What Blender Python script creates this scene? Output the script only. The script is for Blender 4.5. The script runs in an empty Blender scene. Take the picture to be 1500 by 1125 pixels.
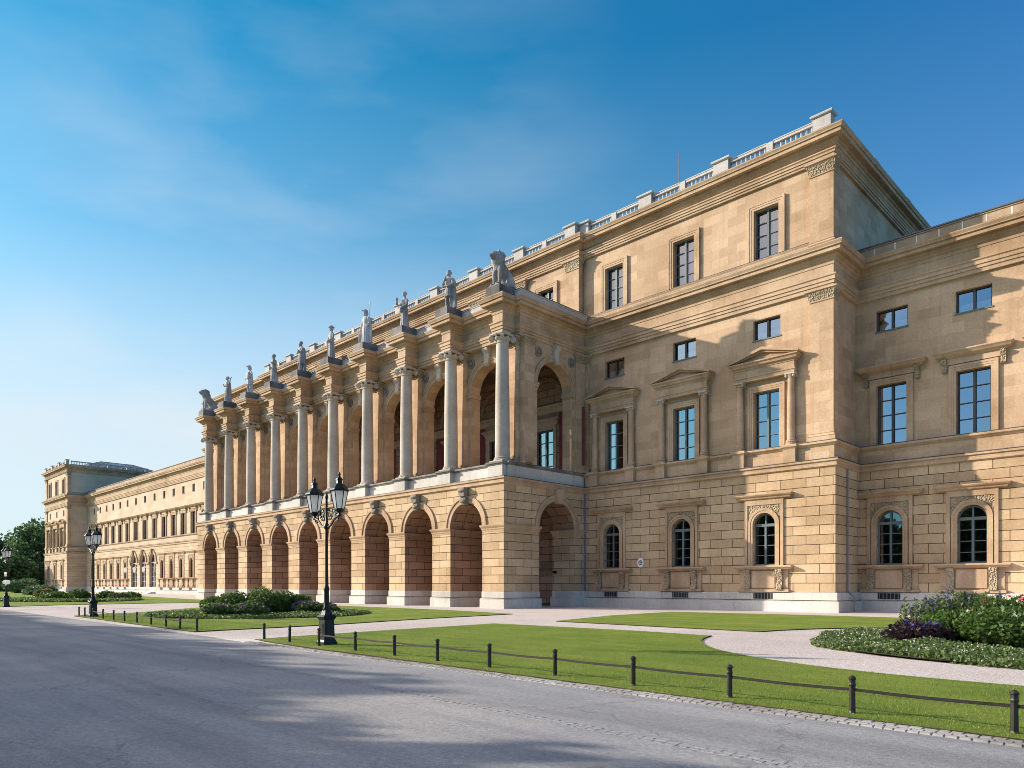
import bpy, math, random
from mathutils import Vector, Matrix
random.seed(7)
R = math.radians
PI = math.pi
SC = bpy.context.scene
COL = SC.collection

# ------------------------------------------------------------------ mesh helpers
class MB:
    """collects vertices and faces, links them as ONE mesh object"""
    def __init__(s):
        s.v = []; s.f = []; s.m = []; s.mi = 0
    def add(s, vs, fs):
        b = len(s.v); s.v += [tuple(v) for v in vs]
        for f in fs:
            s.f.append([b + i for i in f]); s.m.append(s.mi)
    def quad(s, a, b, c, d): s.add((a, b, c, d), ((0, 1, 2, 3),))
    def box(s, x0, x1, y0, y1, z0, z1):
        s.add([(x, y, z) for z in (z0, z1) for x, y in ((x0, y0), (x1, y0), (x1, y1), (x0, y1))],
              [(3, 2, 1, 0), (4, 5, 6, 7), (0, 1, 5, 4), (1, 2, 6, 5), (2, 3, 7, 6), (3, 0, 4, 7)])
    def frus(s, cx, cy, z0, z1, a0, a1, b0=None, b1=None):
        b0 = a0 if b0 is None else b0; b1 = a1 if b1 is None else b1
        s.add([(cx - a0, cy - b0, z0), (cx + a0, cy - b0, z0), (cx + a0, cy + b0, z0), (cx - a0, cy + b0, z0),
               (cx - a1, cy - b1, z1), (cx + a1, cy - b1, z1), (cx + a1, cy + b1, z1), (cx - a1, cy + b1, z1)],
              [(3, 2, 1, 0), (4, 5, 6, 7), (0, 1, 5, 4), (1, 2, 6, 5), (2, 3, 7, 6), (3, 0, 4, 7)])
    def prism(s, poly, fr, o0, o1):
        """poly of (u,z) pushed from o0 out to o1 in frame fr"""
        n = len(poly)
        s.add([fr(u, o0, z) for u, z in poly] + [fr(u, o1, z) for u, z in poly],
              [tuple(range(n))[::-1], tuple(range(n, 2 * n))] + [(i, (i + 1) % n, n + (i + 1) % n, n + i) for i in range(n)])
    def fbox(s, fr, u0, u1, o0, o1, z0, z1): s.prism([(u0, z0), (u1, z0), (u1, z1), (u0, z1)], fr, o0, o1)
    def sweep(s, path, prof, closed=False, caps=True):
        """profile (o,z) carried along a plan polyline, mitred; outside is to the right of travel"""
        n = len(path); rows = []
        def nrm(a, b):
            dx, dy = b[0] - a[0], b[1] - a[1]; l = math.hypot(dx, dy); return (dy / l, -dx / l)
        for i, p in enumerate(path):
            if closed: n1 = nrm(path[i - 1], p); n2 = nrm(p, path[(i + 1) % n])
            else:
                n1 = nrm(path[i - 1], p) if i > 0 else nrm(p, path[1])
                n2 = nrm(p, path[i + 1]) if i < n - 1 else n1
            k = 1 + n1[0] * n2[0] + n1[1] * n2[1]
            mx, my = (n1[0] + n2[0]) / k, (n1[1] + n2[1]) / k
            rows.append([(p[0] + mx * o, p[1] + my * o, z) for o, z in prof])
        m = len(prof); vs = [q for r_ in rows for q in r_]; fs = []
        for i in range(n if closed else n - 1):
            j = (i + 1) % n
            for k in range(m - 1): fs.append((i * m + k, i * m + k + 1, j * m + k + 1, j * m + k))
        if not closed and caps:
            fs.append(tuple(range(m))); fs.append(tuple(range((n - 1) * m, n * m))[::-1])
        s.add(vs, fs)
    def lathe(s, prof, cx=0, cy=0, n=20, cap=True):
        vs = []; fs = []; m = len(prof)
        for r_, z in prof: vs += [(cx + r_ * math.cos(2 * PI * k / n), cy + r_ * math.sin(2 * PI * k / n), z) for k in range(n)]
        for i in range(m - 1):
            for k in range(n): fs.append((i * n + k, i * n + (k + 1) % n, (i + 1) * n + (k + 1) % n, (i + 1) * n + k))
        if cap: fs.append(tuple(range(n))[::-1]); fs.append(tuple(range((m - 1) * n, m * n)))
        s.add(vs, fs)
    def tube(s, pts, rad, n=8):
        pts = [Vector(p) for p in pts]; m = len(pts)
        if not hasattr(rad, '__len__'): rad = [rad] * m
        vs = []; fs = []; side = None
        for i, p in enumerate(pts):
            t = (pts[min(i + 1, m - 1)] - pts[max(i - 1, 0)]).normalized()
            if side is None:
                side = t.cross(Vector((0, 0, 1)))
                if side.length < .05: side = t.cross(Vector((0, 1, 0)))
            side = (side - t * side.dot(t)).normalized(); up = side.cross(t)
            vs += [p + (side * math.cos(2 * PI * k / n) + up * math.sin(2 * PI * k / n)) * rad[i] for k in range(n)]
        for i in range(m - 1):
            for k in range(n): fs.append((i * n + k, i * n + (k + 1) % n, (i + 1) * n + (k + 1) % n, (i + 1) * n + k))
        fs.append(tuple(range(n))[::-1]); fs.append(tuple(range((m - 1) * n, m * n)))
        s.add(vs, fs)
    def ellip(s, c, r_, n=12, m=8):
        prof = []
        vs = []; fs = []
        for i in range(m + 1):
            a = -PI / 2 + PI * i / m
            vs += [(c[0] + r_[0] * math.cos(a) * math.cos(2 * PI * k / n), c[1] + r_[1] * math.cos(a) * math.sin(2 * PI * k / n), c[2] + r_[2] * math.sin(a)) for k in range(n)]
        for i in range(m):
            for k in range(n): fs.append((i * n + k, i * n + (k + 1) % n, (i + 1) * n + (k + 1) % n, (i + 1) * n + k))
        s.add(vs, fs)
    def ring(s, fr, uc, zc, ri, ro, o0, o1, a0=0, a1=180, n=20):
        """arched band between radii ri and ro, from o0 out to o1"""
        vs = []; fs = []
        for i in range(n + 1):
            a = R(a0 + (a1 - a0) * i / n); c, d = math.cos(a), math.sin(a)
            vs += [fr(uc + ri * c, o0, zc + ri * d), fr(uc + ri * c, o1, zc + ri * d), fr(uc + ro * c, o1, zc + ro * d), fr(uc + ro * c, o0, zc + ro * d)]
        for i in range(n):
            for k in range(3): fs.append((4 * i + k, 4 * i + k + 1, 4 * i + 5 + k, 4 * i + 4 + k))
        fs.append((0, 1, 2, 3)); fs.append(tuple(4 * n + k for k in (3, 2, 1, 0)))
        s.add(vs, fs)
    def wall(s, fr, u0, u1, z0, z1, ops=(), depth=.5, o=0., rm=0):
        """wall skin with real openings (ua, ub, za, zb, arched) and their reveals; zb is the springing when arched"""
        N = 16; full = []
        for ua, ub, za, zb, ar in ops: full.append((ua, ub, za, zb + ((ub - ua) / 2 if ar else 0)))
        us = sorted({u0, u1} | {q for f in full for q in f[:2] if u0 < q < u1}); zs = sorted({z0, z1} | {q for f in full for q in f[2:] if z0 < q < z1})
        for a, b in zip(us, us[1:]):
            for c, d in zip(zs, zs[1:]):
                mu, mz = (a + b) / 2, (c + d) / 2
                if any(f[0] < mu < f[1] and f[2] < mz < f[3] for f in full): continue
                s.quad(fr(a, o, c), fr(b, o, c), fr(b, o, d), fr(a, o, d))
        for (ua, ub, za, zb, ar), f in zip(ops, full):
            za_ = max(za, z0)
            outl = [(ua, za_), (ub, za_)]
            if ar:
                uc = (ua + ub) / 2; r_ = (ub - ua) / 2
                arc = [(uc + r_ * math.cos(PI * i / N), zb + r_ * math.sin(PI * i / N)) for i in range(N + 1)]
                outl += arc
                top = f[3]
                for i in range(N):
                    (p, q), (p2, q2) = arc[i], arc[i + 1]
                    s.quad(fr(p, o, q), fr(p, o, top), fr(p2, o, top), fr(p2, o, q2))
            else: outl += [(ub, zb), (ua, zb)]
            n = len(outl); s.mi = rm
            for i in range(n):
                j = (i + 1) % n
                if i == 0 and za <= z0: continue
                if outl[i] == outl[j]: continue
                s.quad(fr(outl[i][0], o, outl[i][1]), fr(outl[j][0], o, outl[j][1]), fr(outl[j][0], o - depth, outl[j][1]), fr(outl[i][0], o - depth, outl[i][1]))
            s.mi = 0
    def build(s, name, mat, parent=None, smooth=False, loc=None):
        me = bpy.data.meshes.new(name); me.from_pydata(s.v, [], s.f)
        for m_ in (mat if isinstance(mat, (list, tuple)) else [mat]): me.materials.append(m_)
        if isinstance(mat, (list, tuple)): me.polygons.foreach_set('material_index', s.m)
        if smooth: me.polygons.foreach_set('use_smooth', [True] * len(me.polygons))
        me.update()
        ob = bpy.data.objects.new(name, me); COL.objects.link(ob)
        if parent is not None: ob.parent = parent
        if loc: ob.location = loc
        return ob

def Front(Y): return lambda u, o, z: (u, Y - o, z)
def SideR(X): return lambda u, o, z: (X + o, u, z)
def SideL(X): return lambda u, o, z: (X - o, u, z)
def empty(name, label, cat, loc=(0, 0, 0), rz=0, group=None):
    o = bpy.data.objects.new(name, None); COL.objects.link(o); o.empty_display_size = .3
    o.location = loc; o.rotation_euler = (0, 0, rz); return tag(o, label, cat, group)
def tag(o, label=None, cat=None, group=None, kind=None):
    for k, v in (('label', label), ('category', cat), ('group', group), ('kind', kind)):
        if v: o[k] = v
    return o
KIDS = {}
def kids(o): return [c for c in bpy.data.objects if c.parent == o]
def copy_tree(o, parent=None, tree=None):
    c = o.copy(); COL.objects.link(c); c.parent = parent
    for ch in kids(o): copy_tree(ch, c)
    return c

# ------------------------------------------------------------------ materials
def nm(name):
    m = bpy.data.materials.new(name); m.use_nodes = True
    nt = m.node_tree; b = nt.nodes['Principled BSDF']
    return m, nt, b
def N(nt, t, **k):
    n = nt.nodes.new(t)
    for a, v in k.items():
        if a.startswith('i_'):
            key = a[2:]; key = int(key) if key.isdigit() else key.replace('_', ' ')
            n.inputs[key].default_value = v
        else: setattr(n, a, v)
    return n
def L(nt, a, b): nt.links.new(a, b)
def ramp(nt, fac, stops):
    r_ = N(nt, 'ShaderNodeValToRGB'); e = r_.color_ramp.elements
    while len(e) < len(stops): e.new(.5)
    for q, (p, c) in zip(e, stops): q.position = p; q.color = (*c, 1) if len(c) == 3 else c
    L(nt, fac, r_.inputs[0]); return r_.outputs[0]
def mixc(nt, fac, a, b, mode='MIX'):
    m = N(nt, 'ShaderNodeMix', data_type='RGBA', blend_type=mode)
    for sock, v in ((m.inputs[0], fac), (m.inputs[6], a), (m.inputs[7], b)):
        if hasattr(v, 'is_linked'): L(nt, v, sock)
        elif isinstance(v, (int, float)): sock.default_value = v
        else: sock.default_value = (*v, 1)
    return m.outputs[2]
def noise(nt, vec, scale, detail=4, rough=.55):
    n = N(nt, 'ShaderNodeTexNoise', i_Scale=scale, i_Detail=detail, i_Roughness=rough)
    if vec is not None: L(nt, vec, n.inputs['Vector'])
    return n.outputs[0]
def bump(nt, b, h, strength=.3, dist=.02, prev=None):
    n = N(nt, 'ShaderNodeBump', i_Strength=strength, i_Distance=dist); L(nt, h, n.inputs['Height'])
    if prev is not None: L(nt, prev, n.inputs['Normal'])
    L(nt, n.outputs[0], b.inputs['Normal']); return n.outputs[0]
def wallvec(nt):
    """position unrolled on the wall: (X or Y by facing, Z)"""
    g = N(nt, 'ShaderNodeNewGeometry'); sp = N(nt, 'ShaderNodeSeparateXYZ'); L(nt, g.outputs['Position'], sp.inputs[0])
    sn = N(nt, 'ShaderNodeSeparateXYZ'); L(nt, g.outputs['True Normal'], sn.inputs[0])
    ab = N(nt, 'ShaderNodeMath', operation='ABSOLUTE'); L(nt, sn.outputs[0], ab.inputs[0])
    gt = N(nt, 'ShaderNodeMath', operation='GREATER_THAN', i_1=.6); L(nt, ab.outputs[0], gt.inputs[0])
    mx = N(nt, 'ShaderNodeMix', data_type='FLOAT'); L(nt, gt.outputs[0], mx.inputs[0]); L(nt, sp.outputs[0], mx.inputs[2]); L(nt, sp.outputs[1], mx.inputs[3])
    c = N(nt, 'ShaderNodeCombineXYZ'); L(nt, mx.outputs[0], c.inputs[0]); L(nt, sp.outputs[2], c.inputs[1])
    return c.outputs[0], g.outputs['Position']
def stone(name, c1, c2, brick=None, mortar=.012, mcol=None, stain=(.55, .45, .35), stain_amt=.5, rough=.85, grain=.25, zoff=0., jb=.8):
    m, nt, b = nm(name); uv, pos = wallvec(nt)
    if brick:
        mp = N(nt, 'ShaderNodeMapping'); mp.inputs['Location'].default_value = (.37, -zoff, 0); L(nt, uv, mp.inputs[0])
        t = N(nt, 'ShaderNodeTexBrick', offset=.5, squash=1, i_Scale=1., i_Mortar_Size=mortar, i_Mortar_Smooth=.15, i_Bias=0., i_Brick_Width=brick[0], i_Row_Height=brick[1])
        t.inputs['Color1'].default_value = (*c1, 1); t.inputs['Color2'].default_value = (*c2, 1)
        t.inputs['Mortar'].default_value = (*(mcol or [x * .4 for x in c1]), 1); L(nt, mp.outputs[0], t.inputs['Vector'])
        col = t.outputs['Color']; fac = t.outputs['Fac']
    else:
        col = mixc(nt, ramp(nt, noise(nt, pos, .9, 5), [(.35, (0, 0, 0)), (.65, (1, 1, 1))]), c1, c2); fac = None
    # weathering: broad patches, vertical runs and fine pits
    big = ramp(nt, noise(nt, pos, .22, 6, .6), [(.42, (0, 0, 0)), (.72, (1, 1, 1))])
    mp2 = N(nt, 'ShaderNodeMapping'); mp2.inputs['Scale'].default_value = (2.6, .16, 1); L(nt, uv, mp2.inputs[0])
    run = ramp(nt, noise(nt, mp2.outputs[0], 1.3, 5, .6), [(.52, (0, 0, 0)), (.8, (1, 1, 1))])
    fine = ramp(nt, noise(nt, pos, 9, 5, .7), [(.3, (.82, .82, .82)), (.7, (1.1, 1.1, 1.1))])
    ad = N(nt, 'ShaderNodeMath', operation='MULTIPLY_ADD', i_1=.55, use_clamp=True); L(nt, run, ad.inputs[0]); L(nt, big, ad.inputs[2])
    am = N(nt, 'ShaderNodeMath', operation='MULTIPLY', i_1=stain_amt); L(nt, ad.outputs[0], am.inputs[0])
    st = mixc(nt, am.outputs[0], (1, 1, 1), stain)
    col = mixc(nt, 1., mixc(nt, 1., col, st, 'MULTIPLY'), fine, 'MULTIPLY')
    L(nt, col, b.inputs['Base Color']); b.inputs['Roughness'].default_value = rough; b.inputs['Specular IOR Level'].default_value = .2
    pb = bump(nt, b, noise(nt, pos, 26, 4, .65), grain, .012)
    if fac is not None:
        inv = N(nt, 'ShaderNodeMath', operation='SUBTRACT', i_0=1.); L(nt, fac, inv.inputs[1])
        bump(nt, b, inv.outputs[0], jb, .03, pb)
    return m
def plain(name, c, rough=.6, metal=0., var=.15, scale=6., spec=.4):
    m, nt, b = nm(name)
    g = N(nt, 'ShaderNodeNewGeometry')
    f = ramp(nt, noise(nt, g.outputs['Position'], scale, 5, .6), [(.3, tuple(x * (1 - var) for x in c)), (.7, tuple(min(1, x * (1 + var)) for x in c))])
    L(nt, f, b.inputs['Base Color']); b.inputs['Roughness'].default_value = rough; b.inputs['Metallic'].default_value = metal; b.inputs['Specular IOR Level'].default_value = spec
    return m
def leafmat(name, cs, rough=.5, trans=.38):
    m, nt, b = nm(name); g = N(nt, 'ShaderNodeNewGeometry')
    stops = [(i / max(1, len(cs) - 1), c) for i, c in enumerate(cs)]
    col = ramp(nt, g.outputs['Random Per Island'], stops)
    L(nt, col, b.inputs['Base Color']); b.inputs['Roughness'].default_value = rough; b.inputs['Specular IOR Level'].default_value = .3
    t = N(nt, 'ShaderNodeBsdfTranslucent'); L(nt, col, t.inputs[0])
    mx = N(nt, 'ShaderNodeMixShader', i_0=trans); L(nt, b.outputs[0], mx.inputs[1]); L(nt, t.outputs[0], mx.inputs[2])
    L(nt, mx.outputs[0], nt.nodes['Material Output'].inputs[0]); return m
def glassmat(name, refl, tint=.75):
    m, nt, b = nm(name)
    gl = N(nt, 'ShaderNodeBsdfGlossy', i_Roughness=.02); gl.inputs[0].default_value = (1, .94, .88, 1)
    g = N(nt, 'ShaderNodeNewGeometry'); nb = N(nt, 'ShaderNodeBump', i_Strength=.05, i_Distance=.02)
    L(nt, noise(nt, g.outputs['Position'], 1.1, 2), nb.inputs['Height']); L(nt, nb.outputs[0], gl.inputs['Normal'])
    tr = N(nt, 'ShaderNodeBsdfTransparent'); tr.inputs[0].default_value = (tint, tint, tint, 1)
    mx = N(nt, 'ShaderNodeMixShader', i_0=refl); L(nt, tr.outputs[0], mx.inputs[1]); L(nt, gl.outputs[0], mx.inputs[2])
    L(nt, mx.outputs[0], nt.nodes['Material Output'].inputs[0]); return m

SAND1, SAND2 = (.56, .40, .215), (.43, .295, .155)
M = {}
M['ashlar'] = stone('sandstone_ashlar', (.66, 0.463, 0.300), (.51, 0.348, 0.215), (1.25, .62), .005, (.47, .335, .2), zoff=10.6, stain_amt=.6, jb=.12)
M['rustic'] = stone('sandstone_rustic', (.70, 0.509, 0.315), (.51, 0.354, 0.210), (1.66, .6), .020, (.12, .085, .055), zoff=1.2, stain_amt=.55)
M['brown'] = stone('brown_inner_sandstone', (0.460, 0.291, 0.196), (0.299, 0.182, 0.121), (1.66, .6), .022, (.08, .055, .04), zoff=1.2, stain_amt=.5)  # browner stone, with the arcade's inner shade also put into its colour
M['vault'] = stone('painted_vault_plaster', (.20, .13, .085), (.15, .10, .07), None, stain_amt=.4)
M['flash'] = plain('lead_flashing', (.10, .095, .09), .6, .1, var=.5, scale=1.5)
M['cream'] = stone('pale_cream_sandstone', (.70, 0.536, 0.385), (.61, 0.457, 0.320), (1.9, .62), .004, (.6, .45, .29), zoff=10.6, stain_amt=.35, jb=.1)
M['creamr'] = stone('pale_cream_rusticated_sandstone', (.70, 0.531, 0.360), (.57, 0.426, 0.285), (1.66, .6), .016, (.28, .2, .13), zoff=1.2, stain_amt=.35)
M['sand'] = stone('sandstone_carved', (.62, 0.441, 0.285), (.50, 0.347, 0.220), None, stain_amt=.7)
M['lime'] = stone('limestone_white', (.74, .69, .62), (.62, .57, .50), (2.3, 1.1), .006, (.5, .46, .4), stain=(.42, .40, .38), stain_amt=.6, zoff=9.45)
M['granite'] = stone('pale_column_stone', (.62, .54, .45), (.52, .45, .37), None, stain=(.5, .46, .42), stain_amt=.5)
M['balu'] = stone('balustrade_stone', (.62, .575, .53), (.53, .49, .45), None, stain=(.5, .47, .45), stain_amt=.45)
M['statue'] = stone('weathered_statue_stone', (.66, .63, .60), (.50, .48, .465), None, stain=(.14, .14, .15), stain_amt=.95)
M['soot'] = stone('sooty_pedestal_stone', (.34, .31, .28), (.20, .185, .17), None, stain=(.22, .22, .22), stain_amt=.9)
M['red'] = stone('red_painted_plaster', (.24, .065, .05), (.20, .055, .045), None, stain=(.6, .55, .5), stain_amt=.5)
M['dim'] = stone('grey_brown_carved_stone', (.36, .30, .24), (.26, .215, .17), None, stain=(.3, .3, .3), stain_amt=.7)
M['relief'] = None
M['frame'] = plain('grey_green_window_paint', (.13, .165, .17), .45)
M['wood'] = plain('dark_wood_window_paint', (.075, .06, .05), .5)
M['glass'] = glassmat('sky_reflecting_glass', .42, .55)
M['glassdim'] = glassmat('dark_window_glass', .20, .6)
M['dark'] = plain('dark_room', (.022, .02, .02), .9)
M['curtain'] = plain('pale_curtain', (.62, .64, .68), .9, var=.25, scale=3.)
M['metal'] = plain('roof_lead', (.12, .12, .13), .5, .3)
M['iron'] = plain('black_green_iron', (.012, .017, .016), .42, .3, var=.4, scale=20)
M['brown_iron'] = plain('brown_black_bollard_iron', (.028, .024, .020), .5, .2, var=.4, scale=20)
M['pipe'] = plain('blue_grey_drainpipe', (.20, .23, .27), .5, .3)
M['frost'] = leafmat('frosted_lantern_glass', [(.9, .9, .9), (.9, .9, .9)], .25, .6)
M['white'] = plain('white_enamel', (.82, .82, .80), .35, var=.05)
M['signred'] = plain('red_sign_paint', (.45, .05, .05), .5)
# carved relief: strong small bump on stone
def relief():
    m = stone('carved_relief_stone', (.52, .42, .29), (.40, .31, .2), None, stain_amt=.6); nt = m.node_tree; b = nt.nodes['Principled BSDF']
    g = N(nt, 'ShaderNodeNewGeometry'); v = N(nt, 'ShaderNodeTexVoronoi', feature='SMOOTH_F1', i_Scale=12.); L(nt, g.outputs['Position'], v.inputs['Vector'])
    bump(nt, b, v.outputs[0], 1., .16); return m
M['relief'] = relief()
def ground_mat(name, c1, c2, speck, scale=60., rough=.95, patch=None, patch_amt=.5, tracks=False):
    m, nt, b = nm(name); g = N(nt, 'ShaderNodeNewGeometry'); p = g.outputs['Position']
    a = ramp(nt, noise(nt, p, .35, 6, .6), [(.35, (0, 0, 0)), (.68, (1, 1, 1))])
    col = mixc(nt, a, c1, c2)
    if patch: col = mixc(nt, mixc(nt, 1., ramp(nt, noise(nt, p, .12, 7, .65), [(.5, (0, 0, 0)), (.66, (1, 1, 1))]), (patch_amt,) * 3, 'MULTIPLY'), col, patch)
    v = N(nt, 'ShaderNodeTexVoronoi', i_Scale=scale); L(nt, p, v.inputs['Vector'])
    sp = ramp(nt, v.outputs['Color'], [(.15, (speck[0],) * 3), (.85, (speck[1],) * 3)])
    f2 = ramp(nt, noise(nt, p, 14, 6, .75), [(.3, (.72, .72, .72)), (.7, (1.2, 1.2, 1.2))])
    col = mixc(nt, 1., mixc(nt, 1., col, sp, 'MULTIPLY'), f2, 'MULTIPLY')
    if tracks:
        mp = N(nt, 'ShaderNodeMapping'); mp.inputs['Scale'].default_value = (.06, .9, 1); mp.inputs['Rotation'].default_value = (0, 0, .03); L(nt, p, mp.inputs[0])
        col = mixc(nt, 1., col, ramp(nt, noise(nt, mp.outputs[0], 1.2, 5, .6), [(.34, (.80, .80, .81)), (.5, (1, 1, 1)), (.68, (1.16, 1.14, 1.12))]), 'MULTIPLY')
        crk = N(nt, 'ShaderNodeTexVoronoi', feature='DISTANCE_TO_EDGE', i_Scale=.23); wv = N(nt, 'ShaderNodeVectorMath', operation='ADD'); nz = N(nt, 'ShaderNodeTexNoise', i_Scale=1.5, i_Detail=6.); L(nt, p, nz.inputs['Vector']); L(nt, p, wv.inputs[0]); L(nt, nz.outputs['Color'], wv.inputs[1]); L(nt, wv.outputs[0], crk.inputs['Vector'])
        col = mixc(nt, 1., col, ramp(nt, crk.outputs['Distance'], [(.0, (.72, .72, .72)), (.006, (1, 1, 1))]), 'MULTIPLY')
    L(nt, col, b.inputs['Base Color']); b.inputs['Roughness'].default_value = rough; b.inputs['Specular IOR Level'].default_value = .15
    pb = bump(nt, b, v.outputs['Distance'], .3, .006); bump(nt, b, noise(nt, p, 7, 6, .7), .25, .03, pb)
    return m
M['gravel'] = ground_mat('pink_beige_gravel', (.70, .615, .555), (.62, .54, .485), (.55, 1.2), 60, patch=(.50, .43, .38), patch_amt=.6)
M['road'] = ground_mat('worn_gritty_asphalt', (.285, .285, .285), (.335, .33, .32), (.70, 1.22), 130, patch=(.44, .40, .365), patch_amt=.7, tracks=True)
M['soil'] = ground_mat('dark_bed_soil', (.06, .045, .03), (.09, .07, .045), (.6, 1.2), 30)
M['field'] = ground_mat('park_meadow', (.07, .11, .03), (.10, .13, .045), (.7, 1.2), 30)
M['sett'] = stone('grey_sett_stone', (.44, .42, .39), (.30, .28, .26), None, stain_amt=.4)
def grass_ground():
    m, nt, b = nm('mown_lawn'); g = N(nt, 'ShaderNodeNewGeometry'); p = g.outputs['Position']
    mp = N(nt, 'ShaderNodeMapping'); mp.inputs['Rotation'].default_value = (0, 0, .05); mp.inputs['Scale'].default_value = (.25, 1.6, 1); L(nt, p, mp.inputs[0])
    st = noise(nt, mp.outputs[0], 1.1, 3)
    col = mixc(nt, ramp(nt, noise(nt, p, .5, 6, .65), [(.35, (0, 0, 0)), (.7, (1, 1, 1))]), (.16, .24, .036), (.27, .32, .06))
    col = mixc(nt, 1., col, ramp(nt, st, [(.35, (.82, .84, .82)), (.65, (1.12, 1.1, 1.1))]), 'MULTIPLY')
    col = mixc(nt, ramp(nt, noise(nt, p, 2.3, 6, .75), [(.55, (0, 0, 0)), (.75, (.45, .45, .45))]), col, (.34, .30, .11))
    col = mixc(nt, 1., col, ramp(nt, noise(nt, p, 38, 4, .8), [(.3, (.6, .6, .6)), (.7, (1.35, 1.35, 1.3))]), 'MULTIPLY')
    L(nt, col, b.inputs['Base Color']); b.inputs['Roughness'].default_value = .9; b.inputs['Specular IOR Level'].default_value = .15
    bump(nt, b, noise(nt, p, 45, 4, .8), .9, .05); return m
M['lawn'] = grass_ground()
M['blade'] = leafmat('grass_blade', [(.07, .14, .02), (.17, .27, .035), (.25, .34, .055), (.42, .44, .12)], .6, .35)
M['leaf'] = leafmat('park_tree_leaf', [(.055, .11, .03), (.09, .165, .042), (.14, .22, .06)])
M['leaf2'] = leafmat('blue_green_tree_leaf', [(.055, .115, .045), (.085, .16, .06), (.125, .205, .085)])
M['shrub'] = leafmat('shrub_leaf', [(.05, .10, .02), (.085, .16, .03), (.15, .225, .05)])
M['shrub2'] = leafmat('grey_green_leaf', [(.09, .13, .05), (.13, .18, .07), (.18, .22, .10)])
M['plum'] = leafmat('plum_purple_leaf', [(.035, .016, .028), (.06, .026, .04), (.05, .045, .03)])
M['cover'] = leafmat('ground_cover_leaf', [(.07, .125, .03), (.12, .19, .05), (.22, .27, .10)])
M['fwhite'] = leafmat('white_petal', [(.6, .58, .5), (.75, .73, .68)])
M['fblue'] = leafmat('blue_petal', [(.08, .07, .35), (.14, .13, .5)])
M['fpink'] = leafmat('pink_petal', [(.6, .10, .13), (.7, .32, .28)])
M['fpurple'] = leafmat('violet_petal', [(.23, .11, .30), (.36, .22, .42)])
M['bark'] = plain('tree_bark', (.085, .065, .05), .9, var=.4, scale=8)

# ------------------------------------------------------------------ the palace
PAL = empty('palace', 'long sandstone palace with arcaded portico, tall corner pavilions and a white roof balustrade', 'palace')
XP = [-37.55 - 5.815 * k for k in range(10)]          # pier and column axes, right to left
XA = [x - 2.9075 for x in XP[:-1]]                    # arch axes
XL = XP[-1] - 1.1                                     # left end of the portico
PAVX, PAVY, WINGY = -17.2, 45.22, 49.2                # upper wall corner of the right pavilion, wing wall plane
LP0, LP1 = -210.3, -190.2                             # left pavilion
CL = -110.2                                           # left end of the central block
WX = [-21.38, -27.55, -33.72]                         # window axes, right pavilion
WW = [-15.0, -10.53, -6.06]                           # right wing
LW = [-117.8, -122.3, -126.9, -131.5, -136.1, -140.8, -161.6, -166.3, -171., -175.6, -180.2, -184.8]
LD = [-145.9, -151.2, -156.5]                         # left wing portals
LPX = [-194., -200.25, -206.5]
def part(mb, name, mat, parent=None, smooth=False): return mb.build(name, mat, parent or PAL, smooth)

# wall paths in plan, travelled left to right
def full_path(o=0.):
    return [(LP0 - 0, 66), (LP0, PAVY), (LP1, PAVY), (LP1, WINGY), (CL, WINGY), (CL, PAVY), (XL + .25, PAVY)]
RIGHT = [(-36.5, PAVY), (PAVX, PAVY), (PAVX, WINGY), (14, WINGY)]
def sh(path, d): return path
# profiles relative to the upper wall plane
PLINTH = [(.3, 1.22), (.5, 1.2), (.53, 1.15), (.53, .74), (.40, .74), (.40, .68), (.62, .68), (.66, .64), (.66, -.1)]
STRING = [(.1, 9.5), (.5, 9.46), (.56, 9.4), (.56, 9.3), (.46, 9.27), (.46, 9.12), (.5, 9.08), (.5, 9.0), (.37, 8.93), (.1, 8.93)]
LEDGE = [(-.3, 10.64), (.4, 10.60), (.46, 10.54), (.46, 10.44), (.36, 10.36), (.28, 10.28), (.1, 10.28)]
ENTAB = [(-.9, 22.56), (.98, 22.48), (.98, 22.42), (.93, 22.33), (.9, 22.27), (.9, 22.22), (.8, 22.22), (.8, 21.98), (.74, 21.96), (.74, 22.0), (.5, 22.0), (.48, 21.82), (.36, 21.78), (.34, 21.66), (.24, 21.6), (.22, 21.42), (.18, 21.4),
         (.18, 20.8), (.38, 20.78), (.38, 20.7), (.31, 20.64), (.31, 20.44), (.25, 20.44), (.25, 20.24), (.19, 20.24), (.18, 20.0), (-.2, 20.0)]
TOPC = [(-1.6, 29.58), (1.0, 29.5), (1.0, 29.44), (.95, 29.36), (.92, 29.3), (.92, 29.25), (.84, 29.25), (.84, 29.02), (.78, 29.0), (.78, 29.04), (.5, 29.04), (.47, 28.88), (.36, 28.84), (.33, 28.72), (.24, 28.66), (.18, 28.62),
        (.18, 28.5), (.38, 28.48), (.38, 28.4), (.31, 28.34), (.31, 28.22), (.25, 28.22), (.25, 28.06), (.19, 28.06), (.18, 27.92), (-.2, 27.92)]
ATTIC = [(-.4, 23.24), (.1, 23.2), (.14, 23.14), (.08, 23.02), (.14, 22.98), (.14, 22.5)]
for path in (full_path(), RIGHT):
    for nme, prof, mt in (('plinth', PLINTH, 'lime'), ('string_course', STRING, 'sand'), ('window_ledge', LEDGE, 'sand'), ('cornice', ENTAB, 'sand')):
        mb = MB(); mb.sweep(path, prof); part(mb, nme, M[mt])
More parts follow.
